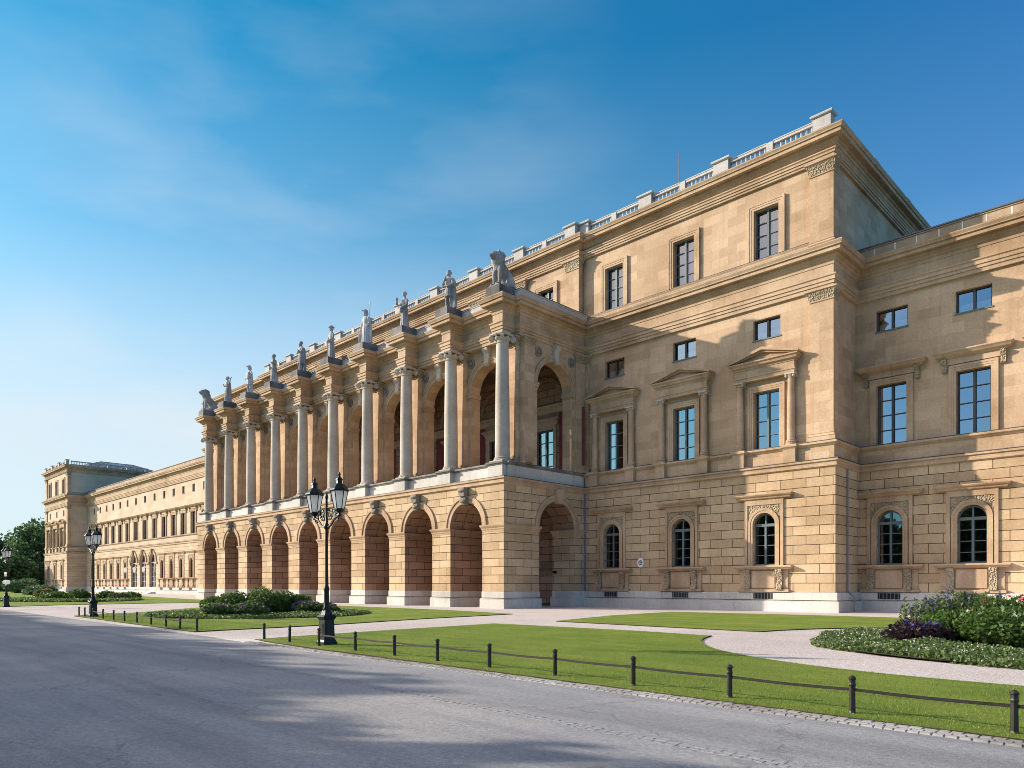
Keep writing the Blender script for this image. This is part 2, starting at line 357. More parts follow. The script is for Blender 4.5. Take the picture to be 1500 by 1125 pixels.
# ---- ground floor walls, rusticated
def gops(xs): return [(x - .76, x + .76, 2.95, 5.64, True) for x in xs]
RO = .36
mb = MB(); mb.wall(Front(PAVY - RO), -36.5, PAVX + RO, 1.1, 9.0, gops(WX), .45); mb.wall(SideR(PAVX + RO), PAVY - RO, WINGY - RO, 1.1, 9.0)
mb.wall(Front(WINGY - RO), PAVX + RO, 14, 1.1, 9.0, gops(WW), .45); part(mb, 'rusticated_wall', M['rustic'])
mb = MB(); mb.wall(Front(PAVY - RO), LP0 - RO, LP1 + RO, 1.1, 9.0, gops(LPX), .45); mb.wall(SideR(LP1 + RO), PAVY - RO, WINGY - RO, 1.1, 9.0)
mb.wall(Front(WINGY - RO), LP1 + RO, CL - RO, .3, 9.0, gops(LW) + [(x - 1.75, x + 1.75, .35, 6.05, True) for x in LD], .45)
mb.wall(Front(PAVY - RO), CL - RO, XL, 1.1, 9.0); mb.wall(SideL(LP0 - RO), PAVY - RO, 66, 1.1, 9.0); part(mb, 'rusticated_wall', M['creamr'])
# ---- parapet zone and upper floors
def uops(xs, pn=True): return [(x - .88, x + .88, 10.6, 14.45, False) for x in xs] + [(x - .93, x + .93, 17.92, 19.24, False) for x in xs]
mb = MB(); mb.wall(Front(PAVY - .25), -36.5, PAVX + .25, 9.4, 10.4); mb.wall(SideR(PAVX + .25), PAVY - .25, WINGY - .25, 9.4, 10.4); mb.wall(Front(WINGY - .25), PAVX + .25, 14, 9.4, 10.4)
mb.wall(Front(PAVY), -36.7, PAVX, 10.5, 20.1, uops(WX), .42); mb.wall(SideR(PAVX), PAVY, WINGY, 10.5, 20.1); mb.wall(Front(WINGY), PAVX, 14, 10.5, 20.1, uops(WW), .42)
mb.wall(Front(PAVY), -37.5, PAVX, 22.4, 28., [(x - .85, x + .85, 23.2, 26.5, False) for x in WX], .42); mb.wall(SideR(PAVX), PAVY, 66, 22.4, 28.)
part(mb, 'wall', M['ashlar'])
mb = MB(); mb.wall(Front(PAVY - .25), LP0 - .25, LP1 + .25, 9.4, 10.4); mb.wall(SideR(LP1 + .25), PAVY - .25, WINGY - .25, 9.4, 10.4); mb.wall(Front(WINGY - .25), LP1 + .25, CL, 9.4, 10.4); mb.wall(Front(PAVY - .25), CL - .25, XL, 9.4, 10.4)
ml = [(x - .55, x + .55, 17.92, 19.24, False) for x in LW + LD] + [(x - .88, x + .88, 10.6, 14.45, False) for x in LW + LD]
mb.wall(Front(PAVY), LP0, LP1, 10.5, 20.1, [(x - .88, x + .88, 10.6, 14.45, False) for x in LPX] + [(x - .55, x + .55, 17.92, 19.24, False) for x in LPX], .42); mb.wall(SideR(LP1), PAVY, WINGY, 10.5, 20.1)
mb.wall(Front(WINGY), LP1, CL, 10.5, 20.1, ml, .42); mb.wall(Front(PAVY), CL, XL + .2, 10.5, 20.1); mb.wall(SideL(CL), PAVY, WINGY, .3, 20.1); mb.wall(SideL(LP0), PAVY, 66, 9., 20.1)
mb.wall(Front(PAVY), LP0, LP1, 22.4, 28., [(x - .85, x + .85, 23.2, 26.5, False) for x in LPX], .42); mb.wall(SideR(LP1), PAVY, 66, 22.4, 28.); mb.wall(SideL(LP0), PAVY, 66, 22.4, 28.)
part(mb, 'wall', M['cream'])
CY = 44.78                                            # central block, upper storey
XC0, XC1 = XP[-1] - .55, XP[0] + .55
mb = MB(); mb.wall(Front(CY), XC0, XC1, 22.4, 28., [(x - .85, x + .85, 23.2, 26.5, False) for x in XA], .42); mb.wall(SideR(XC1), CY, PAVY, 22.4, 28.); mb.wall(SideL(XC0), CY, PAVY, 22.4, 28.); mb.wall(Front(PAVY), CL, XC0, 22.4, 28.); mb.wall(SideL(CL), PAVY, 66, 22.4, 28.)
part(mb, 'wall', M['ashlar'])
TOPP = [(CL, 66), (CL, PAVY), (XC0, PAVY), (XC0, CY), (XC1, CY), (XC1, PAVY), (PAVX, PAVY), (PAVX, 66)]
for pth in (TOPP, [(LP0, 66), (LP0, PAVY), (LP1, PAVY), (LP1, 66)]):
    mb = MB(); mb.sweep(pth, TOPC); part(mb, 'cornice', M['sand'])
    mb = MB(); mb.sweep(pth, ATTIC); part(mb, 'attic_base', M['sand'])
# ---- roofs (flat lead, keep daylight out of the rooms)
mb = MB(); mb.box(PAVX - 94, PAVX - .2, PAVY + .5, 66, 28.9, 29.3); mb.box(LP0 + .2, LP1 - .2, PAVY + .5, 66, 28.9, 29.3)
mb.box(PAVX - .5, 14, WINGY + .5, 66, 22.1, 22.4); mb.box(LP1 - .2, CL + .2, WINGY + .5, 66, 22.1, 22.4); part(mb, 'roof', M['metal'])
mb = MB(); mb.box(LP0 + 1, -112, 50.6, 65, .2, 22); mb.box(-112, PAVX - 1.2, 47.2, 65, .2, 28.8); mb.box(PAVX - 1.2, 14, 51, 65, .2, 22); mb.box(LP0 + 1, LP1 - 1, 47.2, 65, .2, 28.8); part(mb, 'inner_wall', M['dark'])
# wing roof parapets with pale joints
for a, b in ((PAVX, 14), (LP1, CL)):
    mb = MB(); mb.sweep([(a, WINGY - .1), (b, WINGY - .1)], [(-.6, 23.42), (.06, 23.42), (.06, 23.34), (0, 23.32), (0, 22.5)]); p = part(mb, 'roof_parapet', M['sand'])
    mb = MB(); mb.box(a, b, WINGY - .22, WINGY + .7, 23.42, 23.5); part(mb, 'coping', M['metal'], p)
    mb = MB(); x = a + 1.2
    while x < b: mb.box(x - .03, x + .03, WINGY - .112, WINGY, 22.52, 23.3); x += 1.23
    part(mb, 'pale_joint', M['white'], p)
# far pavilion glass roof
mb = MB(); a, b, c, d, z0, z1 = LP0 + 2, LP1 - 1.6, 49.5, 65, 30.3, 31.9
mb.mi = 0; top = [(a + 4, c + 4, z1), (b - 4, c + 4, z1), (b - 4, d - 4, z1), (a + 4, d - 4, z1)]; bot = [(a, c, z0), (b, c, z0), (b, d, z0), (a, d, z0)]
for i in range(4): mb.quad(bot[i], bot[(i + 1) % 4], top[(i + 1) % 4], top[i])
mb.quad(*top)
gr = part(mb, 'glass_roof', M['frost'])
mb = MB()
for i in range(4):
    for k in range(13):
        t = k / 12; p = Vector(bot[i]).lerp(Vector(bot[(i + 1) % 4]), t); q = Vector(top[i]).lerp(Vector(top[(i + 1) % 4]), t); mb.tube([p, q], .07, 4)
    mb.tube([bot[i], bot[(i + 1) % 4]], .1, 4); mb.tube([top[i], top[(i + 1) % 4]], .1, 4)
part(mb, 'roof_rib', M['metal'], gr); mb = MB(); mb.box(a - .1, b + .1, c - .1, d + .1, 29.3, 30.15); part(mb, 'roof_kerb', M['metal'], gr)

# ---- pilasters
def capital_bits(mb, x0, x1, y0, y1, z0, z1, relief_mb):
    """block capital with necking, leafy bell and abacus"""
    h = z1 - z0; P = [(x0, y1), (x0, y0), (x1, y0), (x1, y1)]
    mb.sweep(P, [(0, z0 + .08), (.06, z0 + .06), (.06, z0), (0, z0 - .03)])
    relief_mb.sweep(P, [(.0, z1 - .16 * h), (.2, z1 - .2 * h), (.14, z1 - .38 * h), (.08, z1 - .5 * h), (.1, z1 - .6 * h), (.05, z0 + .2 * h), (.02, z0 + .07), (0, z0 + .05)])
    mb.sweep(P, [(-.05, z1), (.28, z1), (.28, z1 - .09), (.2, z1 - .18 * h), (0, z1 - .2 * h)])
def pilaster(x0, x1, yf, yb, z0, z1, caph, sidew=0):
    mb = MB(); P = [(x0, yb), (x0, yf), (x1, yf), (x1, yb)]
    mb.sweep(P, [(-.05, z1), (0, z1), (0, z0)], caps=False)
    mb.sweep(P, [(0, z0 + .62), (.05, z0 + .6), (.05, z0 + .5), (.02, z0 + .46), (.06, z0 + .42), (.12, z0 + .34), (.08, z0 + .28), (.14, z0 + .25), (.14, z0), (0, z0)])
    pl = part(mb, 'pilaster', M['ashlar'])
    mc = MB(); mr = MB(); capital_bits(mc, x0, x1, yf, yb, z1 - caph, z1, mr)
    part(mc, 'capital', M['sand'], pl); part(mr, 'capital_relief', M['relief'], pl); return pl
pilaster(PAVX - 1.25, PAVX + .18, PAVY - .18, PAVY + .55, 10.6, 20.02, .72)
pilaster(PAVX - 1.25, PAVX + .18, PAVY - .18, PAVY + .55, 22.55, 27.94, .8)
pilaster(-37., -36.2, PAVY - .18, PAVY + .3, 10.6, 20.02, .72)
for a, b in ((LP1 - 1.25, LP1 + .18), (LP0 - .18, LP0 + 1.25)):
    pilaster(a, b, PAVY - .18, PAVY + .55, 10.6, 20.02, .72); pilaster(a, b, PAVY - .18, PAVY + .55, 22.55, 27.94, .8)
for k, x in enumerate(XP): pilaster(x - .6, x + .6 + (.13 if k == 0 else 0), CY - .18, CY + .3, 22.55, 27.94, .8)

# ---- windows (prototypes at the origin of the wall plane, then copies)
F0 = Front(0)
def bars(x0, x1, z0, z1, rows, arch=False, mat='frame', y=.30, t=.045, split=None):
    """casement frame with a thick meeting stile and thin glazing bars"""
    mb = MB(); fr = Front(y)
    def bx(a, b, c, d, o0=0., o1=.07): mb.fbox(fr, a, b, o0, o1, c, d)
    bx(x0, x0 + .09, z0, z1); bx(x1 - .09, x1, z0, z1); bx(x0 + .09, x1 - .09, z0, z0 + .1)
    xc = (x0 + x1) / 2; top = z1
    bx(xc - .065, xc + .065, z0 + .1, z1, 0, .10)
    if not arch: bx(x0 + .09, x1 - .09, z1 - .09, z1, 0, .068)
    else:
        r_ = (x1 - x0) / 2; mb.ring(fr, xc, z1, r_ - .09, r_ + .0, 0, .07); bx(xc - .045, xc + .045, z1 + .09, z1 + r_ - .06, 0, .07); bx(x0 + .02, x1 - .02, z1 - .09, z1 + .09, 0.002, .11)
    for i in range(1, rows):
        z = z0 + (z1 - z0) * i / rows; bx(x0 + .09, xc - .065, z - t / 2, z + t / 2, 0, .05); bx(xc + .065, x1 - .09, z - t / 2, z + t / 2, 0, .05)
    return mb
def pane(x0, x1, z0, z1, arch, y=.34):
    mb = MB()
    if not arch: mb.quad((x0, y, z0), (x1, y, z0), (x1, y, z1), (x0, y, z1)); return mb
    r_ = (x1 - x0) / 2; xc = (x0 + x1) / 2
    vs = [(x0, y, z0), (x1, y, z0)] + [(xc + r_ * math.cos(PI * i / 16), y, z1 + r_ * math.sin(PI * i / 16)) for i in range(17)]
    mb.add(vs, [tuple(range(len(vs)))]); return mb
def backing(x0, x1, z0, z1, mat, parent, name, y=1.5): mb = MB(); mb.box(x0 - .3, x1 + .3, y, y + .04, z0 - .2, z1 + .2); return part(mb, name, mat, parent)
def curtain(x0, x1, z0, z1, parent, y=.55):
    mb = MB(); n = 40
    for i in range(n):
        a = x0 + (x1 - x0) * i / n; b = x0 + (x1 - x0) * (i + 1) / n; ya = y + .05 * math.sin(i * 1.9); yb = y + .05 * math.sin((i + 1) * 1.9)
        mb.quad((a, ya, z0), (b, yb, z0), (b, yb, z1), (a, ya, z1))
    return part(mb, 'curtain', M['curtain'], parent)
def jambs(x0, x1, z0, z1, w, o, steps=2, arch=False, bottom=0):
    mb = MB()
    for k in range(steps):
        e = w * (k + 1) / steps; f = w * k / steps; oo = o * (.55 + .45 * (k + 1) / steps)
        zt = z1 if arch else z1 + f; mb.fbox(F0, x0 - e, x0 - f, -.02, oo, z0, zt); mb.fbox(F0, x1 + f, x1 + e, -.02, oo, z0, zt)
        if not arch: mb.fbox(F0, x0 - e, x1 + e, -.02, oo, z1 + f, z1 + e)
        else: mb.ring(F0, (x0 + x1) / 2, z1, (x1 - x0) / 2 + f, (x1 - x0) / 2 + e, -.02, oo, 0, 180, 24)
    return mb
def win_ground(far=False):
    # stone aedicule of a ground floor window; origin on the rusticated face, z absolute
    mb = jambs(-.76, .76, 2.95, 5.64, .3, .12, 2, True)
    mb.fbox(F0, -1.32, -1.12, -.02, .1, 2.95, 7.3); mb.fbox(F0, 1.12, 1.32, -.02, .1, 2.95, 7.3); mb.fbox(F0, -1.12, 1.12, -.02, .1, 6.92, 7.3)
    mb.fbox(F0, -1.06, -.98, -.02, .06, 2.95, 5.9); mb.fbox(F0, .98, 1.06, -.02, .06, 2.95, 5.9)
    mb.sweep([(-1.62, .05), (-1.62, -.06), (1.62, -.06), (1.62, .05)], [(-.1, 7.66), (.34, 7.6), (.34, 7.54), (.28, 7.46), (.2, 7.42), (.16, 7.32), (.06, 7.28), (-.1, 7.28)])
    w = part(mb, 'window', M['sand'])
    for sgn in (-1, 1):                                # carved spandrels behind the arch ring
        mr = MB()
        pts = [(sgn * 1.12, 5.7), (sgn * 1.12, 6.92), (0, 6.92)] + [(sgn * 1.03 * math.sin(a), 5.64 + 1.03 * math.cos(a)) for a in [PI / 2 * i / 10 for i in range(11)]]
        mr.prism(pts, F0, -.02, .05); part(mr, 'carved_spandrel', M['relief'], w)
    ms = MB(); ms.sweep([(-1.6, .05), (-1.6, -.08), (1.6, -.08), (1.6, .05)], [(-.1, 2.96), (.34, 2.94), (.36, 2.9), (.36, 2.84), (.26, 2.76), (.2, 2.7), (-.1, 2.7)]); part(ms, 'sill', M['sand'], w)
    ma = MB(); ma.fbox(F0, -1.62, 1.62, -.02, .09, 1.26, 2.7); ma.fbox(F0, -1.72, 1.72, -.02, .24, 1.23, 1.4)
    ma.prism([(-.78, 1.5), (.78, 1.5), (.78, 2.6), (-.78, 2.6)], F0, .09, .17); part(ma, 'apron', M['sand'], w)
    for s_ in (-1, 1):
        mk = MB(); x = s_ * 1.08; pr = [(.09, 1.4), (.36, 1.4), (.3, 1.55), (.2, 1.75), (.2, 2.1), (.3, 2.4), (.36, 2.6), (.34, 2.7), (.09, 2.7)]
        n = len(pr); mk.add([(x - .2, -o, z) for o, z in pr] + [(x + .2, -o, z) for o, z in pr], [tuple(range(n)), tuple(range(2 * n - 1, n - 1, -1))] + [(i, n + i, n + (i + 1) % n, (i + 1) % n) for i in range(n)])
        part(mk, 'console', M['relief'], w)
    part(bars(-.76, .76, 2.96, 5.6, 4, True), 'window_frame', M['frame' if not far else 'wood'], w); part(pane(-.74, .74, 3, 5.64, True), 'pane', M['glassdim'], w)
    backing(-.76, .76, 2.9, 6.5, M['dark'], w, 'dark_room')
    mv = MB(); mv.fbox(F0, -.66, .66, .1, .175, .78, 1.16); v = part(mv, 'cellar_vent', M['dark'], w)
    mv = MB()
    for i in range(6): mv.fbox(F0, -.58 + i * .22, -.52 + i * .22, .17, .19, .78, 1.16)
    part(mv, 'vent_bar', M['frame'], w)
    return w
def win_noble(kind):
    mb = jambs(-.88, .88, 10.6, 14.45, .38, .14, 3)
    w = part(mb, 'window', M['sand'])
    part(bars(-.88, .88, 10.62, 14.45, 4, False, 'frame' if kind == 'ped' else 'wood'), 'window_frame', M['frame' if kind == 'ped' else 'wood'], w)
    part(pane(-.85, .85, 10.62, 14.4, False), 'pane', M['glass'], w); backing(-.88, .88, 10.6, 14.5, M['dark'], w, 'dark_room')
    if kind == 'ped':
        for s_ in (-1, 1):
            x = s_ * 1.74; mc = MB(); yc = -.24
            mc.lathe([(.235, 10.98), (.225, 13), (.2, 14.92)], x, yc, 18, False); mc.lathe([(.34, 10.6), (.34, 10.72), (.29, 10.74), (.33, 10.8), (.33, 10.84), (.27, 10.87), (.29, 10.93), (.24, 10.98)], x, yc, 18, False)
            mc.lathe([(.2, 14.9), (.23, 14.92), (.23, 14.98), (.27, 15.06), (.27, 15.1)], x, yc, 16); c_ = part(mc, 'window_column', M['sand'], w)
            mv = MB()
            for q in (-1, 1):
                for dy in (-.2, .2): mv.ellip((x + q * .24, yc + dy, 15.02), (.1, .07, .1), 10, 6)
            mv.box(x - .33, x + .33, yc - .3, yc + .2, 15.1, 15.2); part(mv, 'volute', M['granite'], w)
            md = MB(); md.sweep([(x - .4, .0), (x - .4, -.55), (x + .4, -.55), (x + .4, .0)], [(-.3, 10.63), (.1, 10.59), (.12, 10.53), (.12, 10.44), (.04, 10.36), (0, 10.3), (0, 9.44)]); part(md, 'column_pedestal', M['sand'], w)
        me_ = MB(); P = [(-2.02, .05), (-2.02, -.42), (2.02, -.42), (2.02, .05)]
        me_.sweep(P, [(-.1, 16.42), (.34, 16.38), (.34, 16.3), (.24, 16.22), (.2, 16.1), (.08, 16.05), (.04, 15.95), (0, 15.93), (0, 15.52), (.06, 15.5), (.06, 15.42), (.02, 15.4), (0, 15.18), (-.4, 15.18)])
        # pediment: tympanum and raking cornices
        me_.prism([(-2.3, 16.36), (2.3, 16.36), (0, 16.98)], F0, .0, .42)
        for s_ in (-1, 1): me_.prism([(s_ * 2.42, 16.38), (s_ * 2.42, 16.5), (0, 17.18), (0, 17.0)], F0, .0, .78); me_.prism([(s_ * 2.36, 16.36), (s_ * 2.3, 16.42), (0, 17.02), (0, 16.86)], F0, .0, .62)
        part(me_, 'pediment', M['sand'], w)
    else:
        mh = MB(); mh.fbox(F0, -1.36, 1.36, -.02, .1, 14.9, 15.3); mh.sweep([(-1.62, .05), (-1.62, -.12), (1.62, -.12), (1.62, .05)], [(-.1, 15.72), (.42, 15.66), (.42, 15.58), (.32, 15.48), (.26, 15.4), (.1, 15.3), (0, 15.26), (-.1, 15.26)]); part(mh, 'hood', M['sand'], w)
        for s_ in (-1, 1):
            mk = MB(); x = s_ * 1.5; pr = [(-.02, 14.45), (.12, 14.45), (.2, 14.52), (.14, 14.65), (.16, 14.9), (.34, 15.12), (.36, 15.25), (-.02, 15.25)]; n = len(pr)
            mk.add([(x - .13, -o, z) for o, z in pr] + [(x + .13, -o, z) for o, z in pr], [tuple(range(n)), tuple(range(2 * n - 1, n - 1, -1))] + [(i, n + i, n + (i + 1) % n, (i + 1) % n) for i in range(n)]); part(mk, 'console', M['relief'], w)
    return w
def win_mezz(hw, cur=False):
    mb = MB(); mb.fbox(F0, -hw - .06, hw + .06, -.05, .05, 17.84, 17.92); w = part(mb, 'window', M['frame'])
    part(bars(-hw, hw, 17.92, 19.24, 1, False, 'wood', .3), 'window_frame', M['wood'], w); part(pane(-hw, hw, 17.95, 19.2, False), 'pane', M['glass' if hw > .7 else 'glassdim'], w)
    backing(-hw, hw, 17.9, 19.2, M['dark'], w, 'dark_room')
    if cur: mb = MB(); mb.box(-hw + .1, hw - .1, .5, .54, 17.95, 18.5); part(mb, 'blind', M['white'], w)
    return w
def win_attic(cur=True):
    mb = jambs(-.85, .85, 23.2, 26.5, .42, .16, 3); w = part(mb, 'window', M['sand'])
    part(bars(-.85, .85, 23.22, 26.5, 4), 'window_frame', M['frame'], w); part(pane(-.83, .83, 23.2, 26.48, False), 'pane', M['glassdim'], w)
    backing(-.85, .85, 23.2, 26.5, M['dark'], w, 'dark_room')
    if cur: curtain(-.8, .8, 23.2, 26.5, w)
    return w
def place(proto, spots):
    for i, (x, y) in enumerate(spots):
        o = proto if i == 0 else copy_tree(proto, PAL)
        o.location = (x, y, 0)
place(win_ground(), [(x, PAVY - RO) for x in WX] + [(x, WINGY - RO) for x in WW])
place(win_ground(True), [(x, WINGY - RO) for x in LW] + [(x, PAVY - RO) for x in LPX])
place(win_noble('ped'), [(x, PAVY) for x in WX] + [(x, PAVY) for x in LPX])
place(win_noble('hood'), [(x, WINGY) for x in WW + LW + LD])
place(win_mezz(.93, True), [(x, PAVY) for x in WX] + [(x, WINGY) for x in WW])
place(win_mezz(.55), [(x, WINGY) for x in LW + LD] + [(x, PAVY) for x in LPX])
place(win_attic(True), [(x, PAVY) for x in WX] + [(x, PAVY) for x in LPX])
place(win_attic(False), [(x, CY) for x in XA])
# portals of the left wing
def portal():
    mb = MB(); mb.ring(F0, 0, 6.05, 1.75, 2.15, -.02, .14, 0, 180, 24); mb.ring(F0, 0, 6.05, 2.15, 2.3, -.02, .2, 0, 180, 24)
    for s_ in (-1, 1): mb.fbox(F0, min(s_ * 1.75, s_ * 2.65), max(s_ * 1.75, s_ * 2.65), -.02, .2, 5.7, 6.05)
    d = part(mb, 'portal', M['sand'])
    mk = MB(); mk.frus(0, -.15, 7.75, 8.6, .24, .34, .2, .3); part(mk, 'keystone', M['relief'], d)
    md = MB(); md.box(-1.75, 1.75, .45, .5, .35, 6.0); part(md, 'door', M['wood'], d)
    part(bars(-1.75, 1.75, .5, 6.0, 6, True, 'balu', .42, .07), 'door_frame', M['balu'], d); part(pane(-1.7, 1.7, 6.1, 6.05, True, .44), 'pane', M['glassdim'], d)
    ml_ = MB(); ml_.tube([(-2.2, -.1, 5.0), (-2.2, -.7, 5.3), (-2.2, -.95, 5.1)], .05, 6); ml_.lathe([(.08, 4.15), (.2, 4.3), (.26, 4.9), (.3, 4.92), (.06, 5.2)], -2.2, -.95, 6); part(ml_, 'wall_lantern', M['frost'], d)
    mt = MB(); mt.box(-2.3, 2.3, -1.6, .4, -.1, .18); mt.box(-2.1, 2.1, -1.1, .4, .18, .35); part(mt, 'doorstep', M['lime'], d)
    return d
place(portal(), [(x, WINGY - RO) for x in LD])

# ---- the portico: lower arcade
PY0, PY1, PSX = 35.75, 39.45, -36.4
ARC = 1.8
def pier(x, xa, xb, k):
    P = [(xa, PY1), (xa, PY0), (xb, PY0), (xb, PY1)]
    mb = MB(); mb.quad((xa, PY0, 1.15), (xb, PY0, 1.15), (xb, PY0, 6.06), (xa, PY0, 6.06)); mb.mi = 0 if k == 0 else 1; mb.quad((xb, PY0, 1.15), (xb, PY1, 1.15), (xb, PY1, 6.06), (xb, PY0, 6.06)); mb.mi = 1; mb.quad((xb, PY1, 1.15), (xa, PY1, 1.15), (xa, PY1, 6.06), (xb, PY1, 6.06)); mb.mi = 0 if k == 9 else 1; mb.quad((xa, PY1, 1.15), (xa, PY0, 1.15), (xa, PY0, 6.06), (xa, PY1, 6.06)); p = part(mb, 'pier', [M['rustic'], M['brown']])  # inner faces take the stone darkened for shade, outer faces the rustic one
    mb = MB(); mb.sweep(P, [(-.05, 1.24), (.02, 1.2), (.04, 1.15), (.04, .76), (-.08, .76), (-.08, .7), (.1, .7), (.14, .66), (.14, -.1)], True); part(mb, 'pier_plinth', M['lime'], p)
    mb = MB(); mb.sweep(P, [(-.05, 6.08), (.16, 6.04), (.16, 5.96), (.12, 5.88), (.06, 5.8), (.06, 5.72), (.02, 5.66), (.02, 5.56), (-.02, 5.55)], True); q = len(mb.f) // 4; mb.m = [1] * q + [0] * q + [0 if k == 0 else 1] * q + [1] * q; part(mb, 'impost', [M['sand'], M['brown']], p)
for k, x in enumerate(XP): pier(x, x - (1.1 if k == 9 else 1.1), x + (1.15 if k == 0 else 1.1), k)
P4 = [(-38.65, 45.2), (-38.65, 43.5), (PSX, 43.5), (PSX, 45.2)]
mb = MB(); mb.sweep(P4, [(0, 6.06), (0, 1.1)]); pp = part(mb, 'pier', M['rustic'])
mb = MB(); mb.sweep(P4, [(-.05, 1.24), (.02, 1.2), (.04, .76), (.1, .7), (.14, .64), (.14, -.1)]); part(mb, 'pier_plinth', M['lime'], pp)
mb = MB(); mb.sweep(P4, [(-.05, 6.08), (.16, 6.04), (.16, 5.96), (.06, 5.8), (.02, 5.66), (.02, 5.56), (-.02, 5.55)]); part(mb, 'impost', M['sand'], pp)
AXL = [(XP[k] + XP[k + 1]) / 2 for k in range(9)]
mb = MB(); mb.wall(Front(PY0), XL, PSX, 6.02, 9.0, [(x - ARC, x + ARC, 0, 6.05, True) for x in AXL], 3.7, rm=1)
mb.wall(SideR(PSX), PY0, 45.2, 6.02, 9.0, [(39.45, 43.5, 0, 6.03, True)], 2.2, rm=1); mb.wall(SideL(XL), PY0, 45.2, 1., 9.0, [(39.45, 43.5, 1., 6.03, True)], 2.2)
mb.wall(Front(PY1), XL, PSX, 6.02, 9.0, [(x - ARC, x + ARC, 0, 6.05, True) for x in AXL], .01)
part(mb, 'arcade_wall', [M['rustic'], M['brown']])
for x in AXL:
    mb = MB(); f = Front(PY0); mb.ring(f, x, 6.05, ARC, ARC + .34, -.05, .05, 0, 180, 28); mb.ring(f, x, 6.05, ARC + .34, ARC + .5, -.05, .12, 0, 180, 28)
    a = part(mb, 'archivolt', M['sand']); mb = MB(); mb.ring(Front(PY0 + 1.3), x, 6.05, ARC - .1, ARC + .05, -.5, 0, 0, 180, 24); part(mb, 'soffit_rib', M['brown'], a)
    mb = MB(); mb.frus(x, PY0 - .12, 7.7, 8.3, .21, .27, .2, .24); mb.frus(x, PY0 - .2, 8.3, 8.95, .27, .36, .28, .34); mb.ellip((x, PY0 - .38, 7.95), (.3, .14, .14), 10, 6); mb.ellip((x, PY0 - .5, 8.75), (.4, .16, .16), 10, 6); part(mb, 'keystone', M['dim'], a)
mb = MB(); f = SideR(PSX); mb.ring(f, 41.475, 6.03, 2.025, 2.36, -.05, .05, 0, 180, 28); mb.ring(f, 41.475, 6.03, 2.36, 2.52, -.05, .12, 0, 180, 28); a = part(mb, 'archivolt', M['sand'])
mb = MB(); mb.frus(PSX + .12, 41.475, 7.9, 8.95, .22, .34, .22, .34); part(mb, 'keystone', M['sand'], a)
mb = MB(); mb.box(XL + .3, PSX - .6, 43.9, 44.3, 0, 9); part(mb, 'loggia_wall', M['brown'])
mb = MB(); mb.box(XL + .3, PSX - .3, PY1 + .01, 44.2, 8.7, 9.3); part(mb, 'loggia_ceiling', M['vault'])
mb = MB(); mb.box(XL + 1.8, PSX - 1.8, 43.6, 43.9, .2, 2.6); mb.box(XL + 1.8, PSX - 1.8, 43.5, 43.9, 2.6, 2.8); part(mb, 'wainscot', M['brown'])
# string course, terrace parapet with pedestals, ledge
SP = [(XL, 45.2), (XL, PY0), (PSX, PY0), (PSX, 45.0)]
mb = MB(); mb.sweep(SP, [(-.8, 9.5), (.16, 9.46), (.22, 9.4), (.22, 9.3), (.12, 9.27), (.12, 9.12), (.16, 9.08), (.16, 9.0), (.02, 8.9), (-.1, 8.9)]); part(mb, 'string_course', M['sand'])
def zig(yf, yb, hw, xs, xl, xr, yend):
    """plan line that breaks forward to yf around every axis and lies at yb between"""
    pth = [(xl, yend), (xl, yb)]
    for x in reversed(XP): pth += [(x - hw, yb), (x - hw, yf), (x + hw, yf), (x + hw, yb)]
    pth += [(xr, yb), (xr, yend)]
    if abs(pth[1][0] - pth[2][0]) < .01: pth.pop(1)
    return pth
ZP = zig(35.98, 36.4, .76, XP, XP[-1] - .98, XP[0] + .98, 45.0)
mb = MB(); mb.sweep(ZP, [(0, 10.42), (0, 9.42)], caps=False); part(mb, 'terrace_parapet', M['lime'])
mb = MB(); mb.sweep(ZP, [(-2.2, 10.66), (.1, 10.62), (.14, 10.56), (.14, 10.48), (.06, 10.42), (.03, 10.36), (-.05, 10.36)]); part(mb, 'window_ledge', M['soot'])
mb = MB(); mb.box(XL + .4, PSX - .5, 37.4, 44.6, 10.2, 10.5); part(mb, 'loggia_floor', M['sand'])
